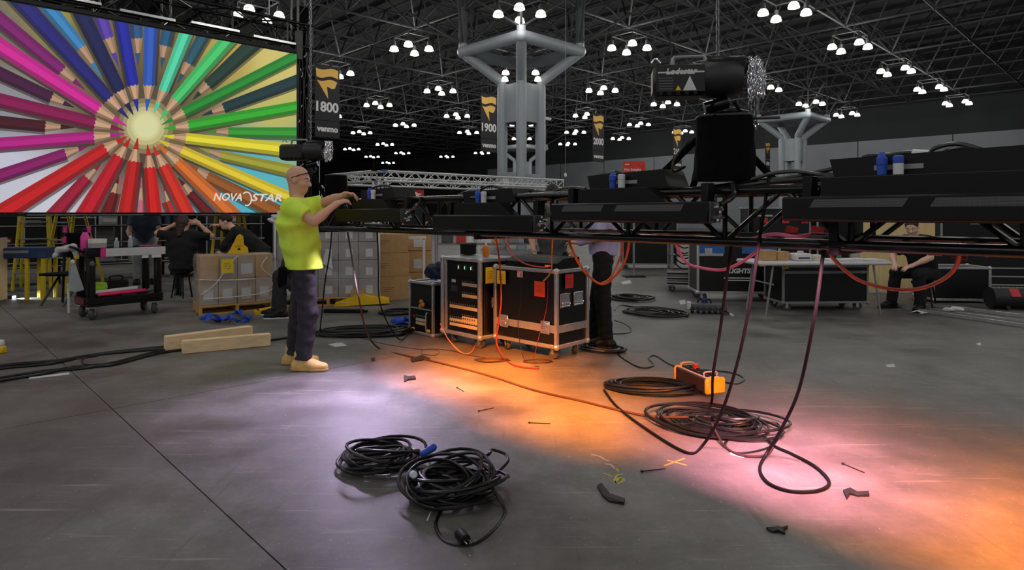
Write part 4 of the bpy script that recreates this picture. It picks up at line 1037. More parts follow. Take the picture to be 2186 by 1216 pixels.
person('person', 'crouching person whose dark sneaker shows behind the worker in yellow', (p.x, p.y, 0), math.radians(182),
       dict(SIT, hipL=(0, .1, .42), hipR=(0, -.1, .42), knL=(.22, .12, .55), anL=(.20, .12, .09), knR=(.30, -.12, .5), anR=(.34, -.12, .09), chest=(.05, 0, .75), neck=(.10, 0, .94), head=(.14, 0, 1.08), shL=(.08, .18, .88), shR=(.08, -.18, .88), elL=(.12, .2, .66), elR=(.12, -.2, .66), wrL=(.22, .1, .60), wrR=(.22, -.1, .60)), M('dark_hoodie', (34, 34, 38), .9, 0, .2, 18, .2), M('dark_grey_jeans', (44, 44, 48), .9, 0, .2, 30, .2), black_plastic, skin, hair_dark, 'short', sleeve=2, sole=white_pl)
p = at(308, 456, 12.2)
person('person', 'person in pale jeans and dusty blue top standing beyond the cart', (p.x, p.y, 0), math.radians(-60), dict(chest=(.16, 0, 1.18), neck=(.26, 0, 1.34), head=(.34, 0, 1.47), shL=(.2, .185, 1.28), shR=(.2, -.185, 1.28), elL=(.3, .25, 1.02), elR=(.3, -.25, 1.02), wrL=(.45, .2, .86), wrR=(.45, -.2, .86), face=(.8, 0, -.6)),
       M('dusty_blue_top', (70, 84, 112), .9), M('pale_jeans', (150, 152, 158), .9, 0, .1, 30, .2), black_plastic, skin2, hair_dark, 'short', h=.014)
# ================================================================== THINGS ON THE FLOOR
def mini(name, me_cache={}):
    return me_cache
wheel_me = MB().lathe([(.02, -.016), (.046, -.016), (.05, -.01), (.05, .01), (.046, .016), (.02, .016)], (0, 0, 0), 16, 'y').mesh('wheel', M('grey_wheel', (70, 70, 72), .6))
hub_me = MB().lathe([(.004, -.02), (.018, -.02), (.018, .02), (.004, .02)], (0, 0, 0), 10, 'y').mesh('hub', alu)
fork_me = MB().b2(-.04, .04, -.035, .035, .098, .106).b2(-.016, .016, -.026, -.02, .045, .1).b2(-.016, .016, .02, .026, .045, .1).mesh('fork', chrome)
def caster(parent, x, y, s=1.0, rz=.3, wm=None):
    c = link('caster', fork_me, parent, (x, y, 0), rz); c.scale = (s, s, s)
    w = link('wheel', wheel_me, c, (0, 0, .05)); link('hub', hub_me, c, (0, 0, .05))
    return c
latch_b = MB().b2(-.055, .055, -.006, 0, -.06, .06, .004)
latch_b.b2(-.035, .035, -.016, -.006, -.045, -.01, .004); latch_b.b2(-.035, .035, -.014, -.006, .01, .045, .004); latch_b.cyl((-.012, -.016, 0), (.012, -.016, 0), .008, 8)
latch_me = latch_b.mesh('latch', chrome)
handle_b = MB().b2(-.07, .07, -.004, 0, -.05, .05, .003).tube(spline([(-.05, -.004, -.02), (-.045, -.022, -.025), (.045, -.022, -.025), (.05, -.004, -.02)], 4), .007, 6)
handle_b.tube([(-.062, -.006, -.042), (.062, -.006, -.042), (.062, -.006, .042), (-.062, -.006, .042)], .005, 5, closed=True)
handle_me = handle_b.mesh('recessed_handle', chrome)
def edges(t, w, d, z0, z1, e, mat):
    for y in (0, d):
        for z in (z0, z1): MB().b2(0, w, y - e * .5, y + e * .5, z - e * .5, z + e * .5, .003).build('edge_rail', mat, t)
        for x in (0, w): MB().b2(x - e * .5, x + e * .5, y - e * .5, y + e * .5, z0, z1, .003).build('edge_rail', mat, t)
    for x in (0, w):
        for z in (z0, z1): MB().b2(x - e * .5, x + e * .5, 0, d, z - e * .5, z + e * .5, .003).build('edge_rail', mat, t)
    bc = MB().sphere((0, 0, 0), e * .95, 8, 6).mesh('ball_corner', mat)
    for x in (0, w):
        for y in (0, d):
            for z in (z0, z1): link('ball_corner', bc, t, (x, y, z))
def road_case(label, loc, rot, w, d, h, z0=.11, e=.03, casters=True, name='road_case', edge=alu, cscale=1.0, body=True, group=None):
    t = thing(name, label, 'case', loc, rot, group)
    if body: MB().b2(.004, w - .004, .004, d - .004, z0, z0 + h, .004).build('body', black_lam, t)
    edges(t, w, d, z0, z0 + h, e, edge)
    if casters:
        for x in (.09, w - .09):
            for y in (.08, d - .08): caster(t, x, y, cscale * z0 / .107, random.uniform(-.8, .8))
    return t
def hang_tag(parent, loc, w, h, mat, rz=0.0, name='tag'):
    o = MB().box((0, 0, -h / 2), (w, .002, h)).build(name, mat, parent, False); o.location = loc; o.rotation_euler = (0, 0, rz)
    for k in range(4): MB().b2(-w * .33, w * .25, -.0018, -.001, -h * (.3 + .13 * k), -h * (.27 + .13 * k)).build('printed_line', M('print_brown', (120, 80, 30), .8), o, False)
    return o
# ---- large road case
A_ = math.radians(-43.5)
CB = Vector((.406, 5.77, 0)); ax_ = Vector((math.cos(A_), math.sin(A_), 0))
org = CB - ax_ * .785
rc = road_case('large black road case with metal edges nearest the orange light', org, A_, .785, .46, .69, .13, .034)
for x in (.13, .66): link('latch', latch_me, rc, (x, -.012, .30))
MB().b2(.0, .785, -.008, 0, .255, .325, .002).build('lid_band', alu, rc)
b_ = MB().b2(0, .008, 0, .46, .255, .325, .002).build('lid_band', alu, rc); b_.location = (.785, 0, 0)
for y in (.12, .32):
    o = link('recessed_handle', handle_me, rc, (.789, y, .55), math.pi / 2); o.scale = (1.05, 1, 1.3)
    MB().b2(.786, .788, y - .06, y + .06, .50, .60).build('handle_dish', black_plastic, rc)
hang_tag(rc, (.10, -.022, .79), .12, .13, yellow_tag); hang_tag(rc, (.60, -.022, .72), .13, .14, orange_tag)
hang_tag(rc, (.808, .16, .79), .12, .13, red_tag, math.pi / 2)
MB().b2(.30, .37, -.006, -.002, .74, .80).build('paper_label', M('pink_paper', (240, 190, 180), .8), rc, False)
# gear on top of it
g = thing('console', 'low black control unit with red lights on the large road case', 'console', org + Vector((0, 0, .837)), A_)
MB().prism([(.06, 0), (.06, .05), (.16, .09), (.40, .10), (.40, 0)], .08, .74, 'yz').build('housing', black_plastic, g)
for k in range(4): MB().b2(.66, .672, .075 + .0 , .082, .02, .032).build('led', ME('red_led', (255, 40, 30), 3), g, False).location = (-.02 * k, -.018, 0)
for k in range(9): MB().b2(.12 + k * .06, .15 + k * .06, .2, .26, .088, .094).build('key', grey_pl, g, False)
# ---- middle rack
A2 = math.radians(-46)
MC = Vector((-.314, 6.24, 0)); ax2 = Vector((math.cos(A2), math.sin(A2), 0)); org2 = MC - ax2 * .60
rk = road_case('tall open rack case of dimmer panels between the other two cases', org2, A2, .60, .50, .76, .125, .034, body=False, name='rack_case')
MB().b2(.01, .59, .06, .49, .13, .885, .004).build('body', black_lam, rk)
MB().b2(.03, .57, .03, .06, .145, .87).build('rack_face', black_plastic, rk)
for x in (.03, .55): MB().b2(x, x + .022, .008, .03, .12, .87, .002).build('rack_rail', alu, rk)
u1 = MB().b2(.065, .54, .022, .034, .70, .86, .003).build('meter_panel', black_metal, rk)
for k in range(3):
    MB().b2(.22 + k * .10, .275 + k * .10, .018, .022, .775, .83).build('meter', dark_grey, u1); MB().b2(.235 + k * .10, .24 + k * .10, .015, .018, .785, .815).build('green_led', ME('green_led', (150, 255, 170), 2), u1, False)
u2 = MB().b2(.065, .54, .022, .034, .52, .69, .003).build('switch_panel', black_metal, rk)
MB().b2(.13, .19, .016, .022, .64, .67).build('power_switch', white_pl, u2); MB().b2(.12, .22, .018, .022, .55, .61).build('dial_field', dark_grey, u2)
pale = M('pale_breaker_strip', (206, 190, 150), .5, 0, .08)
for x0_, x1_, z_ in ((.30, .53, .615), (.30, .53, .50), (.10, .53, .375), (.10, .53, .235), (.30, .53, .27), (.10, .53, .19)):
    st_ = MB().b2(x0_, x1_, .012, .024, z_, z_ + .032, .002).build('breaker_strip', pale, rk)
    n = int((x1_ - x0_) / .035)
    for k in range(n): MB().b2(x0_ + .008 + k * .035, x0_ + .022 + k * .035, .008, .012, z_ + .042, z_ + .056).build('breaker', grey_pl, st_, False)
hang_tag(rk, (.635, .10, .82), .12, .16, yellow_tag, math.pi / 2); hang_tag(rk, (.63, .34, .76), .10, .11, orange_tag, math.pi / 2)
MB().b2(.602, .61, .30, .38, .50, .58).build('caution_label', paper, rk, False)
o = link('recessed_handle', handle_me, rk, (.604, .22, .46), math.pi / 2)
MB().b2(.0, .6, 0, .5, .895, .905, .003).build('lid_plate', silver, rk)
bt = thing('bottle', 'orange sauce-like plastic bottle standing on the rack case', 'bottle', org2 + ax2 * .46 + U * .2 + Vector((0, 0, .91)))
MB().lathe([(.03, 0), (.034, .01), (.034, .09), (.028, .11), (.012, .12)], (0, 0, 0), 14).build('bottle_body', M('orange_bottle', (240, 130, 20), .4), bt)
MB().lathe([(.013, .12), (.013, .14), (.004, .16)], (0, 0, 0), 10).build('cap', white_pl, bt)
bu = thing('bucket', 'round black tub standing on the rack case', 'tub', org2 + ax2 * .06 + U * .30 + Vector((0, 0, .91)))
MB().lathe([(.05, 0), (.085, .005), (.09, .12), (.085, .125), (.08, .02)], (0, 0, 0), 18).build('tub_wall', black_plastic, bu); MB().lathe([(.088, .11), (.095, .11), (.095, .122), (.088, .122)], (0, 0, 0), 18).build('rim', dark_grey, bu)
# ---- small rack
SC_ = Vector((-.86, 6.9, 0)); org3 = SC_ - ax2 * .43
sk = road_case('small low rack case at the left of the three cases', org3, A2, .43, .42, .56, .02, .028, casters=False, name='rack_case')
sk.children[0].name = 'body'
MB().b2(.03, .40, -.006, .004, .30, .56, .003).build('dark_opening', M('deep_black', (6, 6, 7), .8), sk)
MB().b2(.03, .40, -.012, .004, .04, .285, .003).build('amplifier_face', black_metal, sk)
MB().b2(.13, .30, -.018, -.012, .155, .185).build('breaker_strip', pale, sk); MB().b2(.13, .30, -.018, -.012, .115, .145).build('breaker_strip', pale, sk)
MB().tube(spline([(.36, -.012, .06), (.36, -.045, .07), (.36, -.045, .25), (.36, -.012, .26)], 4), .008, 6).build('grab_handle', alu, sk)
MB().b2(.02, .41, -.014, 0, .286, .3).build('divider_rail', alu, sk)
MB().cyl((.09, -.016, .20), (.09, -.012, .20), .02, 12).build('round_badge', M('badge_red', (150, 40, 40), .5), sk)
MB().b2(.13, .30, -.0165, -.012, .205, .22).build('name_strip', M('badge_green', (30, 110, 70), .5), sk)
MB().b2(.05, .10, -.016, -.012, .05, .07).build('label', yellow_tag, sk); MB().b2(.34, .39, -.016, -.012, .05, .08).build('label', yellow_tag, sk)
kn = thing('work_gloves', 'tan bundle lying inside the small rack case opening', 'gloves', org3 + ax2 * .27 + Vector((0, 0, .30)) - U * .05, A2)
for a, b_ in ((0, 0), (.04, .02), (.01, .05)): MB().sphere((a, -.0, .03 + b_), .026, 10, 8, (1.1, .8, 1)).build('glove', M('tan_glove', (190, 130, 60), .8), kn)
bp_ = thing('backpack', 'crumpled navy bag lying on top of the small rack case', 'bag', org3 + ax2 * .24 + U * .2 + Vector((0, 0, .605)), A2)
sdf_mesh('bag_body', [cone((-.1, 0, .08), (.1, .02, .09), .085, .095, .05), cone((-.02, .05, .12), (.08, -.03, .14), .07, .06, .05)], .012, navy_cloth, bp_, cuts=(((0, 0, .005), (0, 0, -1)),), wrinkle=.012, wf=50)
for k in range(3): MB().tube(spline([(-.13 + .03 * k, -.06, .03), (-.05 + .05 * k, -.10, .15), (.1, -.08, .08 + .03 * k)], 5), .008, 6).build('strap', M('grey_blue_strap', (62, 74, 104), .8), bp_)
MB().b2(.0, .10, -.10, -.07, .002, .016, .004).build('blue_patch', blue_pl, bp_)
# ---- cables: coils and runs
def coil(label, c, rx, ry, rot, loops, r, mat, seed, jit=.18, hgt=.10, tails=(), name='cable_coil', n=26, conn=None):
    rs = random.Random(seed); P = []
    ph = [rs.uniform(0, 6.28) for _ in range(6)]
    for k in range(int(loops * n) + 1):
        a = 2 * math.pi * k / n; q = k / (loops * n); lp = k // n
        rs2 = random.Random(seed * 100 + lp); f0 = 1 - jit * rs2.random() * 1.6; ox, oy = rs2.uniform(-jit, jit) * .8, rs2.uniform(-jit, jit) * .8; zz = .8 * lp / loops + rs2.uniform(0, .25)
        rs3 = random.Random(seed * 100 + lp + 1); f1 = 1 - jit * rs3.random() * 1.6; ox1, oy1 = rs3.uniform(-jit, jit) * .8, rs3.uniform(-jit, jit) * .8; zz1 = .8 * (lp + 1) / loops + rs3.uniform(0, .25)
        w = (k % n) / n; w = w * w * (3 - 2 * w)
        f = f0 + (f1 - f0) * w; x0 = ox + (ox1 - ox) * w; y0 = oy + (oy1 - oy) * w
        z = r + hgt * (zz + (zz1 - zz) * w) * (.62 + .38 * math.sin(a * 1.0 + ph[0] + lp * .7))
        x = rx * (x0 + f * math.cos(a)); y = ry * (y0 + f * (1 + .06 * math.sin(2 * a + ph[1])) * math.sin(a))
        P.append(Vector((x, y, max(r, z))))
    t = thing(name, label, 'cable', (c[0], c[1], 0), rot)
    Ri = Matrix.Rotation(-rot, 3, 'Z')
    for tl in tails:
        P = P + spline([P[-1]] + [Ri @ (Vector((q[0], q[1], q[2] if len(q) > 2 else r)) - Vector((c[0], c[1], 0))) for q in tl], 6)[1:]
    MB().tube(P, r, 7).build('cable', mat, t)
    return t, P
def run(label, pts, r, mat, name='cable', group=None, n=8, parts=()):
    P = [Vector(p) for p in pts]; b0 = Vector((P[0].x, P[0].y, 0))
    t = thing(name, label, 'cable', b0, 0, group)
    MB().tube(spline([p - b0 for p in P], n), r, 7).build('cable_jacket', mat, t)
    for e, m in parts:
        q = P[e] - b0; q2 = P[e - 1 if e == -1 else e + 1] - b0; d = (q - q2).normalized()
        MB().cyl(q - d * .03, q + d * .03, r * 1.8, 8).build('plug', m, t)
    return t
def rpt(px, py, z=.008): return fl(px, py, z)
# two black coils in the foreground
c1 = fl(812, 990)
coil('smaller black cable coil left of the pair in the foreground', c1, .215, .20, .2, 14, .0085, rubber, 3, .30, .13)
c2 = fl(962, 1058)
t, P = coil('larger black cable coil with blue plug in the foreground', c2, .23, .215, .1, 19, .0085, rubber, 8, .34, .17,
     tails=([fl(1060, 1055, .05), fl(1078, 1095), fl(1045, 1140), fl(1000, 1165), fl(950, 1155), fl(930, 1120), fl(945, 1085)],))
q = at(921, 997, c2.y) - Vector((c2.x, c2.y, 0))
o = MB().lathe([(.010, -.045), (.016, -.04), (.016, -.005), (.0185, -.003), (.0185, .035), (.012, .045)], (0, 0, 0), 12, 'x').build('blue_plug', blue_pl, t); o.location = Vector((-.11, .10, .185)); o.rotation_euler = (0, -.25, .6)
o = MB().lathe([(.012, -.03), (.017, -.025), (.017, .01), (.013, .03)], (0, 0, 0), 10, 'x').build('white_plug', white_pl, t); o.location = Vector((-.175, -.06, .135)); o.rotation_euler = (0, .3, 1.8)
MB().lathe([(.014, .01), (.018, .012), (.018, .028), (.012, .03)], (0, 0, 0), 10, 'x').build('plug_ring', blue_pl, o)
o = MB().lathe([(.010, -.05), (.022, -.045), (.024, .01), (.020, .02), (.013, .03)], (0, 0, 0), 12, 'x').build('black_plug', black_plastic, t); o.location = fl(962, 1143, .026) - Vector((c2.x, c2.y, 0)); o.rotation_euler = (0, 0, 2.0)
for a in (-.010, .010): MB().cyl((-.075, a, 0), (-.05, a, 0), .003, 6).build('pin', chrome, o)
MB().cyl(fl(912, 1090, .01) - Vector((c2.x, c2.y, 0)), fl(900, 1108, .01) - Vector((c2.x, c2.y, 0)), .003, 6).build('cable_tie', white_pl, t)
MB().tube(spline([Vector((-.17, .19, .06)), Vector((-.02, .30, .02)), Vector((.08, .29, .03)), Vector((.16, .24, .08)), Vector((.20, .20, .12)), Vector((.21, .25, .12)), Vector((.25, .28, .10)), Vector((.29, .25, .09)), Vector((.29, .18, .08)), Vector((.22, .1, .05))], 6), .008, 7).build('loose_loop', rubber, t)
# coils under the pink light
cA = fl(1385, 833); coil('dark cable coil behind the yellow control box', cA, .36, .20, -.25, 12, .0095, rubber, 21, .24, .06)
cB = fl(1520, 905)
coil('tangled dark cable pile lit pink in front of the control box', cB, .37, .26, -.5, 18, .0085, rubber, 5, .5, .06,
     tails=([fl(1660, 905), fl(1650, 950), fl(1580, 968), fl(1548, 950), fl(1570, 925), fl(1620, 890)],))
# control box
bx_c = fl(1492, 845); rb = math.radians(-73)
cbx = thing('control_box', 'brown and yellow hoist control box lying on the cables', 'control box', fl(1490, 832) + Vector((0, 0, .035)), rb)
MB().b2(-.20, .20, -.075, .075, 0, .105, .008).build('body', M('brown_box', (58, 40, 34), .5), cbx)
for x in (-.215, .20): MB().b2(x, x + .035 if x > 0 else x + .03, -.085, .085, -.006, .115, .015).build('end_cap', M('amber_cap', (246, 176, 16), .5), cbx)
MB().b2(-.19, .19, -.06, .06, .105, .108).build('face_plate', M('face_cream', (220, 205, 195), .5), cbx)
for i in range(7):
    for k in range(2): MB().b2(-.165 + i * .05, -.13 + i * .05, -.042 + k * .05, -.008 + k * .05, .108, .122, .003).build('button', black_plastic, cbx)
MB().cyl((-.06, .02, .108), (-.06, .02, .15), .022, 12).build('stop_knob', M('knob_red', (220, 60, 30), .4), cbx)
for x in (-.15, .16): MB().tube(spline([(x, -.05, .105), (x, -.05, .14), (x, .05, .14), (x, .05, .105)], 4), .006, 6).build('guard_bar', M('cream_bar', (226, 190, 176), .5), cbx)
MB().cyl((-.22, .03, .06), (-.28, .06, .06), .018, 10).build('white_plug', white_pl, cbx)
# standing cables below the truss
def tq(px, py, y=-.1): return at(px, py, tp(along(px, y), y).y)
run('dark cable hanging from truss into the pink pile, left strand', [tq(1565, 505), tq(1556, 560), at(1538, 700, 3.5), at(1522, 800, 3.62), fl(1518, 862, .05), fl(1490, 898, .03), fl(1440, 905, .02), fl(1400, 890, .012)], .0085, rubber_matte)
run('dark cable hanging from truss to the floor, middle strand', [tq(1640, 385), tq(1632, 440, -.17), tq(1618, 530, -.17), at(1602, 640, 3.15), at(1575, 770, 3.3), at(1540, 880, 3.5), fl(1500, 950, .02), fl(1465, 965, .01), fl(1380, 915, .01), fl(1318, 868, .01), fl(1290, 832, .012)], .0085, rubber_matte)
run('dark cable hanging from truss into a floor loop at the right', [tq(1760, 515), tq(1755, 560), at(1738, 680, 2.95), at(1706, 830, 3.2), at(1668, 915, 3.4), fl(1636, 968, .03), fl(1622, 1000, .01), fl(1640, 1030, .01), fl(1690, 1048, .01), fl(1748, 1046, .01), fl(1770, 1028, .01), fl(1740, 995, .01), fl(1690, 968, .01), fl(1655, 952, .012), fl(1630, 930, .02)], .0085, rubber_matte)
run('thin light hose looping beside the floor marks', [fl(1520, 905, .06), fl(1545, 950, .01), fl(1580, 970, .01), fl(1630, 972, .01), fl(1650, 955, .012)], .007, rubber_warm)
run('long dark cable from truss across the orange floor', [tq(742, 495), tq(748, 530), at(765, 630, 5.5), at(782, 705, 5.75), fl(808, 742, .01), fl(860, 757, .008), fl(930, 772, .008), fl(1040, 800, .008), fl(1140, 832, .008), fl(1240, 855, .008), fl(1330, 877, .008), fl(1400, 889, .02), fl(1470, 890, .05)], .0085, M('orange_brown_jacket', (74, 46, 34), .5))
run('dark cable drooping from truss near the cardboard boxes', [tq(805, 495), tq(808, 560), at(810, 640, 6.2), at(828, 690, 6.5), fl(852, 724, .03), fl(868, 715, .02), fl(880, 690, .01), fl(860, 680, .01)], .007, rubber)
run('black cable dropping from truss beside the worker', [tq(708, 495), tq(704, 540), at(694, 600, 6.4), at(688, 660, 6.8), fl(684, 712, .01), fl(700, 704, .01)], .007, rubber)
run('thin dark cable winding over floor past the small rack', [fl(700, 700), fl(760, 718), fl(820, 734), fl(890, 745), fl(935, 748), fl(930, 758), fl(900, 755), fl(910, 745), fl(960, 748), fl(1010, 760), fl(1090, 770)], .005, rubber)
# red and orange cables at the cases
run('orange cable looping from truss past the lavender shirt', [tq(1213, 500, .13), tq(1222, 535, .13), at(1250, 582, 4.7), at(1283, 606, 4.9), at(1310, 592, 4.9), at(1335, 555, 4.7), tq(1346, 500, .13)], .009, orange_cab)
run('second orange cable strand hanging behind the first loop', [tq(1330, 505), at(1325, 545, 5.0), at(1305, 590, 5.1), at(1285, 604, 5.0)], .008, orange_cab)
run('orange cable hanging over the large road case front', [tq(1180, 505), at(1178, 545, 5.2), at(1176, 580, 5.55), at(1160, 600, 5.6)], .006, M('amber_cable', (200, 130, 40), .5))
run('red cable running down between the rack cases', [tq(1058, 505), at(1064, 540, 5.6), at(1068, 580, 5.9), at(1070, 640, 5.9), at(1064, 690, 5.95), at(1060, 730, 5.95), fl(1075, 762, .01), fl(1100, 780, .01), fl(1150, 786, .01)], .008, red_cab)
run('pink-red cable drooping across the large case top', [tq(1080, 505), at(1092, 540, 5.4), at(1120, 562, 5.45), at(1160, 570, 5.5), at(1180, 566, 5.5)], .006, M('pinkish_cable', (206, 90, 90), .5))
run('black cable down the front of the large road case', [at(1112, 582, 5.9), at(1112, 640, 5.86), at(1106, 700, 5.83), fl(1120, 770, .01), fl(1150, 782, .01)], .003, rubber)
run('thin orange lead down the case front', [at(1170, 600, 5.62), at(1166, 660, 5.62), at(1150, 720, 5.62), fl(1140, 775, .01), fl(1165, 770, .01)], .0025, red_cab)
run('pair of pinkish leads dropping from the small rack', [at(940, 690, 6.3), at(958, 725, 6.2), fl(985, 752, .008), fl(1005, 752, .008), fl(1015, 735, .02)], .006, M('salmon_cable', (196, 110, 90), .5))
c = fl(1048, 770); coil('small orange-lit cable coil in front of the rack cases', c, .16, .085, 0, 5, .0045, M('salmon_dark', (64, 38, 32), .5), 31, .3, .02)
c = fl(1150, 772); coil('small thin cable loop under the large road case', c, .15, .08, 0, 3, .004, M('salmon_dark', (120, 64, 50), .5), 32, .2, .015)
run('pink sling hanging under the truss left of the table', [tq(1632, 505), tq(1620, 530), at(1588, 556, 3.9), at(1545, 575, 4.1), at(1500, 572, 4.3), at(1465, 560, 4.5), tq(1440, 515)], .010, pink_sling, 'sling')
run('pink-orange sling drooping in front of the seated person', [tq(1765, 512), tq(1778, 550, -.05), at(1830, 596, 3.1), at(1900, 616, 3.1), at(1960, 616, 3.0), at(2010, 598, 2.85), at(2040, 570, 2.7), tq(2055, 518)], .009, M('coral_sling', (168, 74, 56), .6), 'sling')
for k, px in enumerate((1996, 2050, 2096)):
    q = tq(px, 538, .05)
    t = thing('webbing_tab', ('orange webbing tab under the truss, left of three', 'red webbing knot under the truss where the sling ends', 'orange webbing tab under the truss, right of three')[k], 'strap', q, TA)
    MB().box((0, 0, .0), (.055, .008, .03 + .03 * (k == 1)), .003, Ry(.15 * k)).build('webbing', (orange_cab, red_cab, orange_cab)[k], t)
# black coils further back
coil('dark cable coil on the floor behind the worker in yellow', fl(775, 712), .58, .30, .1, 11, .013, rubber, 41, .26, .05, tails=([fl(860, 715), fl(885, 705), fl(940, 700)],))
coil('small black coil near the cardboard boxes', fl(850, 668), .33, .28, 0, 6, .012, rubber, 42, .3, .04)
coil('far black cable coil right of the lavender shirt', fl(1345, 638), .36, .42, 0, 8, .012, rubber, 43, .35, .05)
coil('wide flat black coil leading to the cable breakout box', fl(1395, 670), .46, .34, -.6, 8, .012, rubber, 44, .35, .04, tails=([fl(1330, 652), fl(1312, 662)],))
coil('black cable coil at the feet of the lavender shirt person', fl(1285, 748), .22, .16, -.3, 6, .011, rubber, 45, .3, .04,
     tails=([fl(1320, 756), fl(1345, 775), fl(1372, 786), fl(1395, 780), fl(1385, 765), fl(1400, 760), fl(1440, 782), fl(1500, 790), fl(1560, 796), fl(1588, 808), fl(1570, 820), fl(1530, 812)],))
run('curving black cable in the middle floor beside the trouser leg', [fl(1312, 684), fl(1335, 692), fl(1348, 704), fl(1335, 712), fl(1300, 713)], .010, rubber)
# cables to the left
LB = ['uppermost', 'second', 'third', 'lowest']
for k, pts in enumerate(([(-900, 905), (-160, 806), (0, 780), (120, 769), (230, 752), (345, 740), (420, 732)], [(-900, 915), (-160, 812), (0, 786), (110, 775), (200, 757), (345, 744), (430, 736)],
                         [(-900, 960), (-160, 838), (0, 806), (90, 792), (180, 785), (250, 772), (345, 748), (440, 738)], [(-900, 975), (-160, 845), (0, 812), (100, 796), (150, 784), (240, 778), (345, 752), (450, 740)])):
    run('%s of the four black cables leading left from the lumber' % LB[k], [fl(a, b, .013) for a, b in pts], .013, rubber, group='black cables at the left')
run('thin black loop among the cables at the left', [fl(60, 776, .005), fl(180, 764, .005), fl(240, 752, .005), fl(200, 755, .005), fl(175, 768, .005), fl(200, 778, .005), fl(330, 758, .005)], .006, rubber)
run('black cable passing behind the worker to the coil', [fl(470, 738, .012), fl(560, 728, .012), fl(640, 716, .012), fl(720, 706, .012), fl(760, 700, .012)], .012, rubber)
# ---- lumber
def lumber(p0, p1, w, h, label):
    d = p1 - p0; t = tag(MB().b2(0, d.length, 0, w, 0, h, .006).build('timber', pine), label, 'lumber', 'pine timbers on the floor'); t.location = p0; t.rotation_euler = (0, 0, math.atan2(d.y, d.x)); t.name = 'timber'
    return t
fr = fl(388, 756); lumber(fr, fl(578, 738), .085, .125, 'front squared pine timber lying on the floor')
bk = fl(343, 756); lumber(bk + Vector((0, .10, 0)), fl(535, 728) + Vector((0, .06, 0)), .09, .15, 'rear squared pine timber standing out above the front one')
# ================================================================== LEFT SIDE: cart, pallets, boxes, clutter under the screen
def bottle(label, p, r, h, mat, capm, name='bottle'):
    t = thing(name, label, 'bottle', p)
    MB().lathe([(r * .85, 0), (r, .008), (r, h * .68), (r * .55, h * .84), (r * .45, h * .86)], (0, 0, 0), 14).build('bottle_body', mat, t)
    MB().lathe([(r * .5, h * .86), (r * .5, h * .97), (r * .3, h)], (0, 0, 0), 10).build('cap', capm, t)
    return t
# ---- utility cart
q0, q1 = fl(198, 684), fl(342, 668)
cd_ = (q1 - q0); ca = math.atan2(cd_.y, cd_.x); cw = cd_.length + .10
ct = thing('utility_cart', 'black two-shelf utility cart left of the wrapped pallet', 'cart', q0 - cd_.normalized() * .06, ca)
cdp = .52
def cl(x, y, z):
    c_, s_ = math.cos(ca), math.sin(ca); b0 = q0 - cd_.normalized() * .06
    return Vector((b0.x + x * c_ - y * s_, b0.y + x * s_ + y * c_, z))
for z, nm in ((.17, 'lower_shelf'), (.80, 'upper_shelf')):
    s_ = MB().b2(0, cw, 0, cdp, z, z + .03, .008).build(nm, black_plastic, ct)
    for y in (0, cdp - .025): MB().b2(0, cw, y, y + .025, z + .03, z + .11, .005).build('lip', black_plastic, s_)
    for x in (0, cw - .025): MB().b2(x, x + .025, .025, cdp - .025, z + .03, z + .11, .005).build('lip', black_plastic, s_)
for x in (.01, cw - .10):
    for y in (.01, cdp - .08): MB().b2(x, x + .09, y, y + .07, .20, .80, .02).build('upright', black_plastic, ct)
for x in (.08, cw - .08):
    for y in (.07, cdp - .07): caster(ct, x, y, 1.55, ca)
MB().b2(-.02, .0, .1, cdp - .1, .19, .27, .004).build('red_end_panel', M('dark_red_plastic', (110, 30, 34), .5), ct)
MB().tube(spline([(-.02, .06, .86), (-.14, .06, .93), (-.14, cdp - .06, .93), (-.02, cdp - .06, .86)], 5), .018, 8).build('push_handle', black_plastic, ct)
wb = MB().b2(.19, cw + .02, -.022, -.004, .80, .905, .004).build('white_tape_board', M('white_board', (200, 200, 200), .6, 0, .06), ct)
MB().b2(.14, .20, -.026, -.002, .795, .912, .003).build('pink_tape_wrap', pink, ct)
MB().b2(.62, .70, -.024, -.02, .76, .80).build('white_tab', white_pl, ct); MB().b2(.74, .86, -.024, -.02, .76, .80).build('white_tab', white_pl, ct)
MB().sphere((.055, .0, .72), .03, 10, 8, (1, .3, 1.2)).build('brand_badge', grey_pl, ct)
bottle('bright pink flask standing on the cart', cl(-.02 + .05, .20, .83), .05, .33, M('pink_flask', (222, 50, 150), .4), black_plastic, 'flask')
for k in range(2):
    tr_ = thing('tape_roll', ('upper white tape roll on the cart corner', 'lower grey tape roll under the white one on the cart')[k], 'tape', cl(.13, .06, .975 - .057 * k), 0, 'tape rolls on the cart')
    m_ = (M('white_tape', (214, 214, 206), .6), M('grey_tape', (150, 152, 152), .6))[k]
    pr = [(.045, 0), (.102, 0), (.102, .055), (.045, .055), (.045, 0)]
    b_ = MB(); n = 24; vs_ = []; fs_ = []
    for (r_, z_) in pr[:4]:
        for q_ in range(n): vs_.append((r_ * math.cos(6.2832 * q_ / n), r_ * math.sin(6.2832 * q_ / n), z_))
    for i in range(4):
        for q_ in range(n): fs_.append((i * n + q_, i * n + (q_ + 1) % n, ((i + 1) % 4) * n + (q_ + 1) % n, ((i + 1) % 4) * n + q_))
    b_.add(vs_, fs_).build('tape_ring', m_, tr_)
    MB().tube([(.043 * math.cos(a), .043 * math.sin(a), .025) for a in np.linspace(0, 6.2832, 20, endpoint=False)], .004, 5, closed=True).build('cardboard_core', cardboard, tr_)
bottle('small clear water bottle on the cart, left of two', cl(.42, .3, .83), .03, .20, M('clear_plastic', (190, 205, 215), .2, 0, .05, alpha=.5), white_pl)
bottle('small clear water bottle on the cart, right of two', cl(.60, .34, .83), .03, .22, M('clear_plastic'), white_pl)
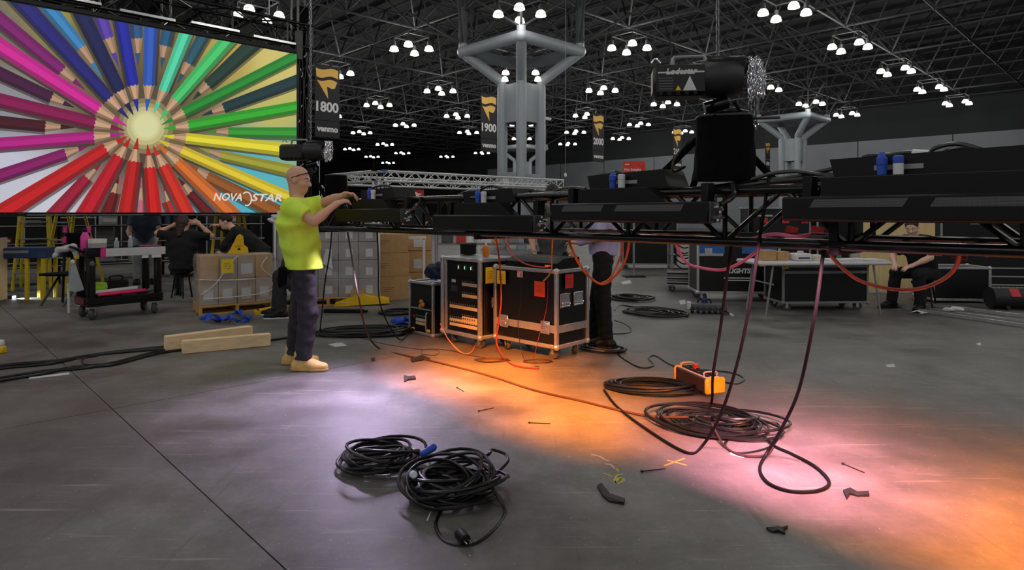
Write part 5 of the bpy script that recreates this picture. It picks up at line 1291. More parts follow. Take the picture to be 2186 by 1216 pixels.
o = thing('pink_tape_strip', 'flat pink strip lying along the cart top', 'tape', cl(.62, .05, .915), ca); MB().b2(0, .24, 0, .05, -.003, .012, .003).build('strip', pink, o); MB().b2(.24, .27, .01, .04, -.002, .008).build('loose_end', pink, o)
gl = thing('glove_bundle', 'pale gloves hanging on the cart handle', 'gloves', cl(-.16, .16, .88), ca)
sdf_mesh('gloves', [cone((-.1, 0, .02), (.05, 0, .05), .035, .045, .03), cone((.05, 0, .05), (.09, .0, -.06), .035, .03, .03), cone((-.1, .02, .02), (-.14, .02, -.06), .03, .025, .03)], .01, M('pale_glove', (190, 190, 190), .8), gl, wrinkle=.006, wf=70)
MB().b2(.06, .11, -.03, .01, -.10, -.05, .005).build('yellow_tab', yellow_tag, gl)
pb = thing('plastic_bag', 'thin clear plastic bag hanging on the left end of the cart', 'bag', cl(-.16, .02, .38), ca)
MB().add([(0, 0, .36), (.03, -.02, .36), (.12, -.05, .02), (.02, -.06, 0), (-.05, -.03, .03), (-.02, .02, .36), (.08, .06, .03), (-.03, .06, .02)], [(0, 1, 3, 4), (1, 2, 3), (0, 4, 7, 5), (5, 7, 6), (1, 5, 6, 2)]).build('bag_film', M('bag_film', (190, 194, 200), .3, 0, .1, alpha=.45), pb)
MB().sphere((.01, 0, .37), .025, 8, 6, (1, 1, 1.4)).build('knot', M('bag_knot', (200, 200, 205), .5), pb)
bs = thing('broom_handle', 'white metal leg leaning at the left end of the cart', 'pole', fl(147, 668))
MB().cyl((0, 0, 0), (-.05, .06, .34), .014, 8).build('pole', white_pl, bs); MB().cyl((-.05, .06, .34), (-.055, .065, .40), .02, 8).build('tip', chrome, bs)
ps = thing('foam_tube', 'white foam tube lying on the lower cart shelf', 'tube', cl(.12, .12, .31), ca); MB().cyl((0, 0, .028), (.50, .03, .045), .027, 12).build('tube', white_pl, ps); MB().cyl((.5, .03, .045), (.505, .03, .045), .028, 12).build('end_cap', grey_pl, ps)
ps = thing('foam_tube', 'hot pink foam tube lying on the lower cart shelf', 'tube', cl(.13, .045, .29), ca); MB().cyl((0, 0, .024), (.55, .0, .036), .023, 12).build('tube', M('hot_pink_foam', (236, 36, 110), .6), ps); MB().cyl((.55, 0, .036), (.555, 0, .036), .024, 12).build('end_cap', pink, ps)
nb_ = thing('work_glove', 'neon green glove on the lower cart shelf', 'glove', cl(.14, .22, .30), ca)
sdf_mesh('glove', [cone((0, 0, .05), (.1, 0, .09), .04, .05, .03), cone((.02, 0, .13), (.12, 0, .14), .025, .02, .02)], .01, M('neon_green', (150, 200, 40), .7), nb_, wrinkle=.006, wf=60)
bx_ = thing('tool_case', 'black tool box on the lower cart shelf', 'box', cl(.30, .24, .20), ca); MB().b2(0, .26, 0, .2, 0, .26, .02).build('box', black_plastic, bx_); MB().tube(spline([(.06, .1, .26), (.06, .1, .31), (.2, .1, .31), (.2, .1, .26)], 4), .01, 6).build('handle', black_plastic, bx_)
cc = coil('grey cable coil piled on the lower cart shelf', cl(cw - .25, .22, 0), .20, .15, ca, 10, .014, M('grey_jacket', (92, 94, 96), .45), 61, .3, .12)[0]; cc.location.z = .21
# ---- pallet of wrapped boxes
def pallet(label, p, rot, w=1.02, d=1.0):
    t = thing('wooden_pallet', label, 'pallet', p, rot)
    for k in range(7): MB().b2(0, w, k * (d - .09) / 6, k * (d - .09) / 6 + .09, .105, .125, .002).build('deck_board', pallet_wood, t)
    for x in (0, (w - .04) / 2, w - .04): MB().b2(x, x + .04, 0, d, .02, .105, .002).build('stringer', pallet_wood, t)
    for k in range(3): MB().b2(0, w, k * (d - .09) / 2, k * (d - .09) / 2 + .09, 0, .02, .002).build('bottom_board', pallet_wood, t)
    return t
def carton(label, p, rot, w, d, h, mat, lab=None, group=None, tape=True):
    t = thing('cardboard_box', label, 'box', p, rot, group)
    MB().b2(0, w, 0, d, 0, h, .006).build('carton', mat, t)
    if tape: MB().b2(0, w, d * .45, d * .55, h, h + .001).build('tape_strip', M('packing_tape', (200, 176, 140), .3), t)
    if lab: MB().b2(*lab, -.002, 0, h * .18, h * .62).build('paper_label', paper, t, False)
    return t
pa0, pa1 = fl(425, 674), fl(585, 661)
pv = pa1 - pa0; pang = math.atan2(pv.y, pv.x) ; PW = .95
pallet('wooden pallet under the wrapped cartons left of the worker', pa0, pang, PW, .62)
def pl(x, y, z, b0=pa0, a=pang): return Vector((b0.x + x * math.cos(a) - y * math.sin(a), b0.y + x * math.sin(a) + y * math.cos(a), z))
bw = PW / 4
nm4 = ['leftmost', 'second', 'third', 'rightmost']
for k in range(4):
    carton('%s lower carton wrapped on the pallet' % nm4[k], pl(k * bw + .004, .02, .127), pang, bw - .008, .42, .335, cardboard_pale, (.05, .17), 'wrapped cartons on the pallet')
for k in range(4):
    carton('%s upper carton wrapped on the pallet' % nm4[k], pl(.02 + k * bw * .97 + .004, .04, .466), pang, bw * .97 - .008, .42, .32, cardboard if k in (0, 3) else cardboard_pale, None if k in (0, 3) else (.04, .19), 'wrapped cartons on the pallet')
for k in (): carton('%s rear carton on the pallet beyond the front row' % ('left', 'middle', 'right')[k], pl(.02 + k * .33, .50, .127), pang, .32, .42, .64, cardboard_pale, None, 'wrapped cartons on the pallet')
fm = thing('stretch_film', 'clear stretch film wound around the pallet cartons', 'film', pa0, pang)
ring = [(-.012, .008), (PW * .5, -.002), (PW + .01, .008), (PW + .012, .3), (PW + .005, .48), (PW * .5, .485), (-.008, .48), (-.015, .3)]
vs_ = []; fs_ = []; n = len(ring)
for i in range(9):
    z = .13 + i * .083
    for k, (x, y) in enumerate(ring): vs_.append((x + .012 * math.sin(i * 1.7 + k), y + (.015 if i == 4 else 0) + .01 * math.sin(i * 2.1 + k * 1.3), z))
for i in range(8):
    for k in range(n): fs_.append((i * n + k, i * n + (k + 1) % n, (i + 1) * n + (k + 1) % n, (i + 1) * n + k))
MB().add(vs_, fs_).build('film_wall', film, fm)
MB().add([(.0, -.012, .10 + .69), (PW, -.012, .79), (PW, .48, .795), (0, .48, .795)], [(0, 1, 2, 3)]).build('film_top', film, fm)
rope = M('film_rope', (214, 208, 196), .35)
for pts in ([(.02, -.025, .28), (.20, -.03, .42), (.36, -.03, .66), (.48, -.025, .78)], [(.06, -.028, .22), (.5, -.03, .225), (.8, -.03, .25), (.94, -.025, .30)], [(0, -.02, .48), (.25, -.03, .46), (.5, -.03, .452), (.7, -.03, .455)], [(.86, -.03, .75), (.78, -.03, .62), (.88, -.03, .5), (.94, -.025, .47)]):
    MB().tube(spline(pts, 6), .008, 6).build('film_rope', rope, fm)
sg = thing('caution_sign', 'yellow folded caution sign lying on the wrapped cartons', 'sign', pl(.36, .12, .80), pang)
MB().prism([(0, 0), (.28, 0), (.27, .08), (.22, .12), (.21, .24), (.17, .27), (.13, .24), (.10, .17), (.04, .05)], 0, .03).build('sign_panel', yellow, sg)
MB().prism([(.13, .05), (.18, .05), (.155, .085)], -.003, 0).build('warning_mark', black_plastic, sg); MB().b2(.10, .2, -.003, 0, .10, .108).build('text_line', M('sign_brown', (140, 100, 20), .6), sg)
hang_tag(fm, (.34, -.035, .74), .15, .19, yellow_tag)
# yellow fork tips
fk = thing('pallet_jack_fork', 'yellow pallet jack fork tip beside the wooden pallet', 'fork', fl(545, 672), math.radians(30)); MB().prism([(0, 0), (.40, .0), (.42, .10), (.0, .05)], 0, .15).build('fork', yellow, fk); MB().cyl((.05, .02, .03), (.05, .13, .03), .03, 10).build('roller', black_plastic, fk)
fk = thing('yellow_ramp', 'yellow wedge ramp lying in front of the grey wrapped stack', 'ramp', fl(712, 655), math.radians(12))
MB().prism([(0, 0), (.80, .03), (.79, .08), (.42, .17), (.34, .16), (.02, .05)], 0, .30).build('ramp_body', yellow, fk); MB().b2(.1, .2, -.003, 0, .05, .065).build('label', paper, fk)
MB().b2(.24, .44, -.004, 0, .12, .24).build('cardboard_flap', cardboard, fk).location = (0, .02, 0)
bk_ = thing('base_bar', 'dark steel bar on the floor in front of the yellow ramp', 'bar', fl(690, 668)); MB().b2(0, .55, 0, .06, 0, .05, .01).build('bar', black_metal, bk_); MB().b2(.55, .6, .01, .05, .005, .04, .01).build('end', black_plastic, bk_)
# blue webbing
for nm_, pxs, lb in (('a', [(428, 678), (455, 672), (480, 680), (500, 668), (512, 664), (520, 676), (535, 680), (505, 684), (490, 676), (465, 684), (440, 680)], 'crumpled blue webbing strap in front of the wooden pallet'),
                     ('b', [(835, 684), (855, 680), (880, 684), (870, 692), (845, 690), (880, 676)], 'crumpled blue webbing strap near the small rack case')):
    P = [fl(a, b, .03 + .02 * (i % 3)) for i, (a, b) in enumerate(pxs)]; b0 = Vector((P[0].x, P[0].y, 0))
    t = thing('webbing_strap', lb, 'strap', b0); sp = spline([p - b0 for p in P], 6)
    vs_ = []; fs_ = []
    for i, p in enumerate(sp):
        a = i * .55; w = Vector((.03 * math.cos(a) * .3, .035, .035 * math.sin(a))); vs_ += [p - w, p + w]
    for v_ in range(len(vs_)): vs_[v_] = Vector((vs_[v_].x, vs_[v_].y, max(.004, vs_[v_].z)))
    for i in range(len(sp) - 1): fs_.append((2 * i, 2 * i + 1, 2 * i + 3, 2 * i + 2))
    o = MB().add(vs_, fs_).build('webbing', blue_cloth, t); md = o.modifiers.new('thickness', 'SOLIDIFY'); md.thickness = .004
    MB().tube(spline([p + Vector((0, .02, 0)) for p in sp[:20]], 2), .012, 5).build('twisted_end', blue_cloth, t)
# ---- tall grey wrapped stack behind the worker
gs = fl(590, 655); ga = math.radians(8)
pallet('low pallet under the tall grey wrapped stack', gs, ga, 1.45, .9)
def gl_(x, y, z): return Vector((gs.x + x * math.cos(ga) - y * math.sin(ga), gs.y + x * math.sin(ga) + y * math.cos(ga), z))
greybox = M('grey_carton', (150, 142, 140), .75, 0, .08)
for i in range(5):
    for k in range(4):
        zz = .128 + k * .27
        if zz > 1.1 + (.0 if i == 0 else 0): continue
        carton('grey wrapped carton in the %s column from left, %s tier' % (('first', 'second', 'third', 'fourth', 'fifth')[i], ('lowest', 'second lowest', 'second highest', 'highest')[k]), gl_(i * .29 + .004, .02, zz), ga, .282, .4, .264, greybox, (.10, .20), 'grey wrapped cartons', tape=False)
fm2 = thing('stretch_film', 'clear stretch film around the tall grey stack', 'film', gs, ga)
vs_ = []; fs_ = []; ring = [(-.01, .005), (.73, -.004), (1.46, .005), (1.46, .44), (.7, .445), (-.01, .44)]; n = len(ring)
for i in range(8):
    for k, (x, y) in enumerate(ring): vs_.append((x + .008 * math.sin(i * 1.3 + k), y + .008 * math.sin(i * 2.3 + k * 1.1), .12 + i * .158))
for i in range(7):
    for k in range(n): fs_.append((i * n + k, i * n + (k + 1) % n, (i + 1) * n + (k + 1) % n, (i + 1) * n + k))
MB().add(vs_, fs_).build('film_wall', film, fm2)
MB().b2(-.02, 1.47, -.016, -.013, 1.10, 1.125).build('red_tape_band', M('red_white_tape', (200, 110, 105), .5), fm2)
for x in (-.015, 1.46): MB().b2(x - .012, x + .012, -.02, .0, .12, 1.24, .003).build('edge_protector', white_pl, fm2)
MB().prism([(.66, .62), (.80, .54), (.78, .70), (.72, .84), (.67, .74)], -.03, -.026).build('loose_sheet', paper, fm2)
tw = thing('crumpled_plastic', 'crumpled white and pink plastic on the tall grey stack', 'plastic', gl_(-.02, .1, 1.21), ga)
sdf_mesh('plastic', [cone((0, 0, .05), (.12, .05, .07), .05, .06, .04), cone((.02, 0, .10), (.1, 0, .16), .05, .05, .04), cone((-.08, 0, .06), (0, 0, .08), .035, .05, .04)], .012, M('white_crumple', (206, 206, 214), .4), tw, cuts=(((0, 0, .002), (0, 0, -1)),), wrinkle=.02, wf=60)
MB().sphere((.1, -.05, .05), .035, 8, 6).build('pink_scrap', M('pale_pink_plastic', (220, 150, 180), .5), tw)
# ---- cardboard boxes
cbp = fl(797, 642); cba = math.radians(14)
def cb(x, z): return Vector((cbp.x + x, cbp.y, z))
carton('bottom brown cardboard box of the stack left of the racks', cb(-.02, 0), cba, .60, .45, .37, cardboard, None, 'brown boxes left of the racks')
carton('middle brown cardboard box of the stack left of the racks', cb(-.07, .372), cba, .62, .45, .36, cardboard, None, 'brown boxes left of the racks')
carton('top brown cardboard box of the stack left of the racks', cb(-.09, .734), cba, .63, .45, .30, cardboard, None, 'brown boxes left of the racks')
for t_ in [o for o in C.objects if o.name.startswith('cardboard_box') and o.get('group') == 'brown boxes left of the racks']:
    for k in range(3): MB().b2(.16, .34 - .03 * k, -.0015, 0, .20 - .03 * k, .208 - .03 * k).build('printed_line', M('carton_print', (130, 92, 54), .8), t_, False)
cp2 = at(868, 600, 10.7)
for k, nm_ in enumerate(('lower', 'middle', 'upper')):
    carton('%s brown box with white label behind the brown stack' % nm_, Vector((cp2.x, cp2.y, .36 * k + .002 * k)), math.radians(6), .42, .4, .355, cardboard, (.12, .26), 'labelled boxes behind the stack')
pst = thing('white_pole_stand', 'white pipe stand in front of the labelled boxes', 'stand', at(905, 600, 10.3) * 1.0); pst.location.z = 0
MB().b2(-.02, .02, -.02, .02, 0, .95, .004).build('upright', white_pl, pst); MB().b2(-.28, .03, -.02, .02, .93, .98, .004).build('arm', white_pl, pst); MB().b2(-.15, .15, -.15, .15, 0, .02, .004).build('base', white_pl, pst)
# ---- clutter under and behind the screen
def ladder(label, p, rot, h, w=.55, mat=None):
    m_ = mat or M('ladder_yellow', (212, 186, 24), .5); t = thing('step_ladder', label, 'ladder', p, rot)
    for sx in (-1, 1):
        MB().tube([(sx * w / 2, 0, 0), (sx * w * .32, .28, h)], .028, 6).build('front_rail', m_, t); MB().tube([(sx * w / 2, .75, 0), (sx * w * .32, .33, h)], .024, 6).build('rear_rail', m_, t)
    for k in range(1, int(h / .3)):
        f_ = k * .3 / h; ww = w / 2 + (w * .32 - w / 2) * f_; MB().b2(-ww, ww, .28 * f_ - .04, .28 * f_ + .04, k * .3 - .012, k * .3 + .012, .003).build('step', silver, t)
    MB().b2(-w * .36, w * .36, .22, .40, h, h + .04, .01).build('top_cap', m_, t)
    return t
def gnd(px, Y): return Vector(((px - CX) * Y / F, Y, 0))
ladder('yellow step ladder behind the wrapped pallet under the screen', gnd(478, 11.6), .1, 1.9)
ladder('yellow step ladder at the far left beneath the screen', gnd(68, 11.2), .5, 1.8)
ladder('dark yellow step ladder beyond the blue table', gnd(112, 10.7), -.3, 1.7)
tb = thing('sawhorse_table', 'blue work surface on yellow legs at the far left', 'table', gnd(62, 10.0), math.radians(10))
MB().b2(-.55, .35, -.2, .25, .66, .82, .01).build('top', M('dull_blue', (34, 60, 104), .6), tb)
for x in (-.45, .05, .28):
    for y in (-.15, .2): MB().b2(x - .025, x + .025, y - .025, y + .025, 0, .66, .004).build('leg', M('ladder_yellow'), tb)
MB().b2(-.3, .1, -.21, -.2, .74, .78).build('rail', silver, tb)
ch = thing('chair', 'black folding chair with pink-taped posts behind the cart', 'chair', gnd(158, 9.6), math.radians(170))
for sx in (-1, 1):
    po = MB().tube([(sx * .20, 0, 0), (sx * .20, -.02, .45), (sx * .21, -.06, 1.12)], .018, 8).build('rear_post', black_steel, ch)
    for z0 in (.90, 1.06): MB().cyl((sx * .208, -.045, z0), (sx * .21, -.055, z0 + .10), .03, 10).build('pink_tape_wrap', pink, po)
    MB().tube([(sx * .19, .38, 0), (sx * .2, .02, .46)], .016, 8).build('front_leg', black_steel, ch)
MB().b2(-.22, .22, -.02, .40, .44, .475, .015).build('seat', black_cloth, ch); MB().b2(-.19, .19, -.085, -.05, .68, 1.06, .015).build('backrest', black_cloth, ch)
p = at(388, 456, 10.2); t = thing('stool', 'low dark stool under the person with raised arms', 'stool', (p.x, p.y, 0)); MB().lathe([(.05, .33), (.16, .335), (.165, .37), (.05, .375)], (0, 0, 0), 18).build('seat', black_plastic, t)
for k in range(4): MB().cyl((.1 * math.cos(k * 1.571 + .6), .1 * math.sin(k * 1.571 + .6), .34), (.15 * math.cos(k * 1.571 + .6), .15 * math.sin(k * 1.571 + .6), 0), .014, 8).build('leg', black_steel, t)
# long shelf rails and dark cases closing the view below the screen
wk_ = thing('shelf_rack', 'long low black rack with bright rails beneath the screen', 'rack', gnd(300, 13.2), ANG)
for z in (.35, .78, 1.12):
    s_ = MB().b2(-5.5, 2.6, 0, .7, z - .03, z).build('shelf', black_metal, wk_); MB().b2(-5.5, 2.6, -.02, 0, z - .012, z + .006).build('bright_rail', alu, s_)
for x in (-5.4, -3.4, -1.4, .6, 2.5):
    for y in (.02, .66): MB().b2(x - .025, x + .025, y - .025, y + .025, 0, 1.3).build('upright', black_metal, wk_)
def wl(x, y, z): b0 = gnd(300, 13.2); return b0 + U * x + V * y + Vector((0, 0, z))
cols = [('red', (180, 40, 40)), ('silver', (150, 152, 156)), ('white', (200, 200, 202)), ('yellow', (200, 170, 30)), ('dark blue', (40, 60, 110)), ('crimson', (150, 30, 60)), ('grey', (90, 92, 96)), ('orange', (210, 110, 40))]
for k in range(16):
    cn, cc_ = cols[k % 8]; x = -4.4 + k * .42 + random.uniform(-.06, .06); z = (.781, .351)[k // 8 % 2] if k % 3 else 1.121
    w, h_ = random.uniform(.14, .28), random.uniform(.10, .22)
    nth = ('near its left end', 'left of its middle', 'around its middle', 'towards its right end')[min(3, k // 4)]
    t = thing('tool_bin', '%s bin on the low black rack, %s' % (cn, nth), 'bin', wl(x, .1, z), ANG, 'bins on the low rack')
    MB().b2(0, w, 0, .3, 0, h_, .01).build('bin_body', M('bin_' + cn.replace(' ', '_'), cc_, .6), t); MB().b2(.02, w - .02, -.006, 0, h_ * .3, h_ * .7).build('label', paper if k % 2 else dark_grey, t)
spots = [(-330, 12.2, 1.5, 1.15, 'far left of'), (-40, 15.2, 1.4, 1.3, 'left of'), (130, 16.2, 1.5, 1.25, 'behind the left of'), (330, 17.5, 1.6, 1.32, 'behind the middle of'), (500, 18.2, 1.5, 1.3, 'behind the right of'), (640, 18.8, 1.6, 1.3, 'right of')]
for k, (px, Y, w, h_, lb) in enumerate(spots):
    p = gnd(px, Y)
    road_case('large dark road case %s the low rack' % lb, p - U * (w / 2), ANG, w, .8, h_ - .12, .12, .03, edge=silver, group='dark cases beyond the rack')
t = thing('wood_crate', 'pale wooden crate cut off by the left edge', 'crate', fl(8, 655) - Vector((1.02, 0, 0)), math.radians(8))
for k in range(4): MB().b2(0, .6, 0, .03, .02 + k * .24, .24 + k * .24, .004).build('slat', pine, t)
for k in range(3): MB().b2(.585, .61, .03 + k * .2, .22 + k * .2, .02, .98, .004).build('side_slat', pine, t)
MB().b2(.56, .612, -.012, .03, 0, 1.0, .004).build('corner_post', pine, t); MB().b2(.611, .613, .05, .10, .35, .6).build('yellow_mark', yellow, t)
t = thing('floor_work_light', 'bright white work light lying on the floor at the left edge', 'lamp', fl(2, 638), math.radians(5))
MB().b2(-.1, .16, 0, .10, 0, .05, .008).build('housing', dark_grey, t); MB().b2(.16, .163, .01, .09, .008, .042).build('lens', ME('work_light_glow', (225, 240, 255), 14), t)
ld = bpy.data.lights.new('work_light', 'SPOT'); ld.energy = 60; ld.color = (.75, .88, 1); ld.spot_size = math.radians(70); ld.spot_blend = .7; ld.shadow_soft_size = .03
lo = bpy.data.objects.new('work_light', ld); C.objects.link(lo); lo.parent = t; lo.location = (.18, .05, .06); lo.rotation_euler = (0, math.radians(-68), 0)
t = thing('yellow_tool', 'small yellow and white object at the left edge above the cables', 'tool', fl(-6, 755)); MB().b2(-.03, .05, 0, .06, 0, .07, .01).build('body', yellow, t); MB().b2(-.02, .04, .01, .05, .07, .13, .01).build('top', white_pl, t)
# ================================================================== RIGHT SIDE
# ---- folding table
ta = math.radians(4); tb0 = gnd(1622, 8.25)
ft = thing('folding_table', 'white folding table right of the hanging cables', 'table', tb0, ta)
TW, TD, TZ = 1.82, .74, .715
MB().b2(0, TW, 0, TD, TZ - .045, TZ, .015).build('tabletop', M('table_white', (206, 206, 208), .45, 0, .04), ft)
for x in (.22, TW - .22):
    for y in (.08, TD - .08): MB().tube([(x + (.1 if x > 1 else -.1) * 0, y, TZ - .04), (x + (.10 if x > 1 else -.10), y, .0)], .014, 8).build('leg', silver, ft)
    MB().cyl((x, .08, TZ - .3), (x, TD - .08, TZ - .3), .011, 8).build('leg_brace', silver, ft)
def tl(x, y, z=0.0): return Vector((tb0.x + x * math.cos(ta) - y * math.sin(ta), tb0.y + x * math.sin(ta) + y * math.cos(ta), TZ + z))
carton('small open brown box on the folding table, left end', tl(.18, .3), ta, .2, .2, .14, cardboard)
carton('small brown box on the folding table, under the pink sling', tl(.40, .32), ta, .17, .18, .12, cardboard)
t = thing('label_printer', 'white label printer on the folding table', 'printer', tl(.60, .2), ta); MB().b2(0, .22, 0, .2, 0, .10, .015).build('body', white_pl, t); MB().cyl((.11, .1, .10), (.11, .1, .13), .04, 12).build('roll', paper, t); MB().b2(.03, .19, -.004, 0, .03, .05).build('slot', dark_grey, t)
t = thing('parts_tray', 'shallow white parts tray on the folding table', 'tray', tl(.86, .2), ta); MB().b2(0, .26, 0, .22, 0, .02, .006).build('tray', white_pl, t); MB().b2(.02, .12, .03, .15, .02, .08, .01).build('carton_piece', M('cream_piece', (214, 206, 180), .6), t)
for k in range(2):
    t = thing('paper_pad', ('wide stack of white paper sheets on the table', 'white sheets at the right end of the table')[k], 'paper', tl(1.0 + .42 * k, .03), ta)
    MB().b2(0, .36, 0, .28, 0, .018, .002).build('sheets', paper, t); MB().box((.18, .14, .022), (.34, .25, .005), 0, Rz(.12)).build('loose_sheet', paper, t)
bottle('small green bottle on the folding table', tl(1.28, .34), .03, .14, M('green_bottle', (60, 120, 100), .3), white_pl)
# ---- dark case under the table and the lettered case
uc = road_case('black road case pushed under the white folding table', gnd(1672, 8.75) , math.radians(3), 1.20, .55, .50, .12, .03, edge=silver)
MB().b2(0, 1.2, -.012, 0, .52, .56, .002).build('lid_band', silver, uc)
hang_tag(uc, (.02, -.02, .66), .09, .07, yellow_tag); MB().b2(1.203, 1.206, .1, .2, .50, .56).build('red_sticker', red_tag, uc, False)
lc = road_case('black road case lettered LIGHTS left of the folding table', gnd(1490, 9.75), math.radians(-4), 1.22, .62, .80, .14, .035, edge=alu)
lettering('case_lettering', 'LIGHTS', .10, white_pl, lc, (.62, -.012, .44), .004, .15)
for k, w in enumerate((.42, .36)): MB().b2(.60 - w / 2, .60 + w / 2, -.006, -.002, .355 - .035 * k, .372 - .035 * k).build('small_print', white_pl, lc, False)
MB().b2(.02, .40, -.008, -.002, .74, .93).build('blue_panel', M('blue_panel', (40, 96, 168), .5), lc); MB().b2(.66, 1.18, -.008, -.002, .74, .93).build('blue_panel', M('blue_panel'), lc)
link('latch', latch_me, lc, (.16, -.012, .76)); MB().b2(.02, .38, -.01, -.002, .70, .74).build('lid_band', alu, lc)
hang_tag(lc, (.98, -.04, .72), .14, .17, yellow_tag)
# ---- dolly of stacked lids and cable rack
dl = thing('lid_dolly', 'low dolly with stacked metal-edged trays left of the lettered case', 'dolly', gnd(1425, 10.9), math.radians(-12))
for k in range(3):
    s_ = MB().b2(0, .62, 0, .5, .12 + k * .085, .185 + k * .085, .006).build('tray', black_lam, dl); MB().b2(-.008, .628, -.008, 0, .165 + k * .085, .19 + k * .085).build('tray_edge', alu, s_); MB().b2(-.008, .628, -.008, 0, .12 + k * .085, .135 + k * .085).build('tray_edge', alu, s_)
for x in (.08, .54):
    for y in (.08, .42): caster(dl, x, y, 1.1)
rk2 = thing('cable_rack', 'grey metal rack of looped cables behind the low dolly', 'rack', gnd(1432, 12.0), math.radians(-6))
for x in (0, .50):
    for y in (0, .45): MB().b2(x, x + .05, y, y + .05, 0, 1.0, .004).build('upright', silver, rk2)
for z in (.3, .55, .8): MB().b2(0, .55, 0, .5, z, z + .02).build('shelf', dark_grey, rk2)
for k in range(6): MB().tube(spline([(.06, -.01, .92 - .1 * k), (.25, -.03, .80 - .1 * k), (.48, -.01, .92 - .1 * k)], 6), .012, 6).build('looped_cable', rubber, rk2)
# ---- cable breakout box on the floor
bo = thing('cable_breakout_box', 'grey multi-socket breakout box on the floor beside black coils', 'box', fl(1470, 668), math.radians(-14))
MB().b2(0, .50, 0, .16, .045, .13, .01).build('housing', grey_pl, bo)
for k in range(6): MB().cyl((.05 + k * .075, -.015, .06), (.05 + k * .075, .01, .06), .032, 12).build('socket', dark_grey, bo); 
for k in range(6): MB().cyl((.05 + k * .075, .02, .022), (.05 + k * .075, .14, .022), .022, 10).build('foot_roller', black_plastic, bo)
MB().b2(-.02, .03, -.01, .1, .05, .15, .006).build('white_tag', white_pl, bo)
for k in range(3): MB().tube(spline([(.12 + .05 * k, .08, .13), (.14 + .05 * k, .08, .18), (.18 + .05 * k, .08, .18), (.2 + .05 * k, .08, .13)], 4), .01, 6).build('handle_loop', (rubber, blue_pl, rubber)[k], bo)
run('short black lead with white plug leaving the breakout box', [fl(1545, 662, .05), fl(1555, 668, .02), fl(1562, 672, .012)], .012, rubber, parts=((-1, white_pl),))
# ---- cases at the right
road_case('black road case with bright edge right of the seated person', gnd(1992, 9.6), math.radians(-6), .80, .55, .48, .0 + .05, .035, casters=False, edge=alu)
s_ = road_case('long black case lying on top behind the right-hand case', gnd(1985, 10.75), math.radians(-8), 1.9, .6, .62, .05, .03, casters=False, edge=silver)
for k in range(3): MB().b2(.9, 1.85, -.012, -.004, .15 + .14 * k, .17 + .14 * k).build('bright_strip', alu, s_)
dr = thing('cable_drum', 'black ribbed drum with red sticker at the right edge', 'drum', gnd(2112, 9.0) + Vector((0, 0, .16)), math.radians(-8))
MB().lathe([(.05, 0), (.15, 0), (.155, .02)] + [(.15 + .006 * (k % 2), .04 + k * .03) for k in range(24)] + [(.15, .80), (.05, .80)], (0, 0, 0), 24, 'x').build('drum_body', M('ribbed_black', (30, 30, 32), .5), dr)
MB().box((.26, -.125, .085), (.12, .012, .13), .004, Rx(-.6)).build('red_sticker', M('red_sticker', (196, 50, 52), .5), dr)
for x in (.15, .65): MB().prism([(-.15, -.16), (.15, -.16), (.12, -.10), (-.12, -.10)], x, x + .05, 'yz').build('cradle', black_metal, dr)
for k in range(3):
    p0, p1 = ((fl(1918, 656), fl(2200, 694)), (fl(1925, 661), fl(2200, 702)), (fl(1990, 655), fl(2230, 684)))[k]
    d = p1 - p0; t = thing('metal_rail', ('rear silver rail lying on the floor at the right', 'front silver rail lying on the floor at the right', 'short silver rail nearest the right-hand case')[k], 'rail', p0, math.atan2(d.y, d.x), 'silver rails on the floor')
    MB().b2(0, d.length, 0, .05, 0, .05, .004).build('rail', alu, t); MB().b2(0, d.length, .018, .032, .05, .053).build('slot', dark_grey, t)
t = thing('crumpled_paper', 'crumpled white plastic scrap at the end of the floor rails', 'paper', fl(1955, 668)); MB().add([(-.1, 0, .003), (0, -.03, .03), (.08, -.02, .004), (.14, -.06, .01), (.05, .04, .04), (-.03, .05, .01)], [(0, 1, 4, 5), (1, 2, 4), (2, 3, 4)]).build('scrap', paper, t); MB().add([(.02, -.05, .003), (.05, -.1, .01), (.07, -.1, .003), (.05, -.04, .02)], [(0, 1, 2, 3)]).build('scrap_corner', paper, t)
t = thing('rag', 'white rag lying between the floor rails', 'rag', fl(2035, 672) + Vector((0, 0, .05))); sdf_mesh('rag', [cone((-.1, 0, .02), (.12, .03, .02), .03, .035, .02)], .01, paper, t, cuts=(((0, 0, .003), (0, 0, -1)),), wrinkle=.01, wf=60); MB().sphere((.14, .02, .02), .018, 8, 6).build('knot', paper, t)
# stool for the seated person
p = at(1975, 456, 9.15)
t = thing('stool', 'low black stool under the seated person in black', 'stool', (p.x, p.y, 0), 0); MB().lathe([(.05, .33), (.17, .335), (.175, .37), (.05, .375)], (0, 0, 0), 20).build('seat', black_cloth, t)
for k in range(4): MB().cyl((.1 * math.cos(k * 1.571), .1 * math.sin(k * 1.571), .34), (.16 * math.cos(k * 1.571), .16 * math.sin(k * 1.571), 0), .014, 8).build('leg', black_steel, t)
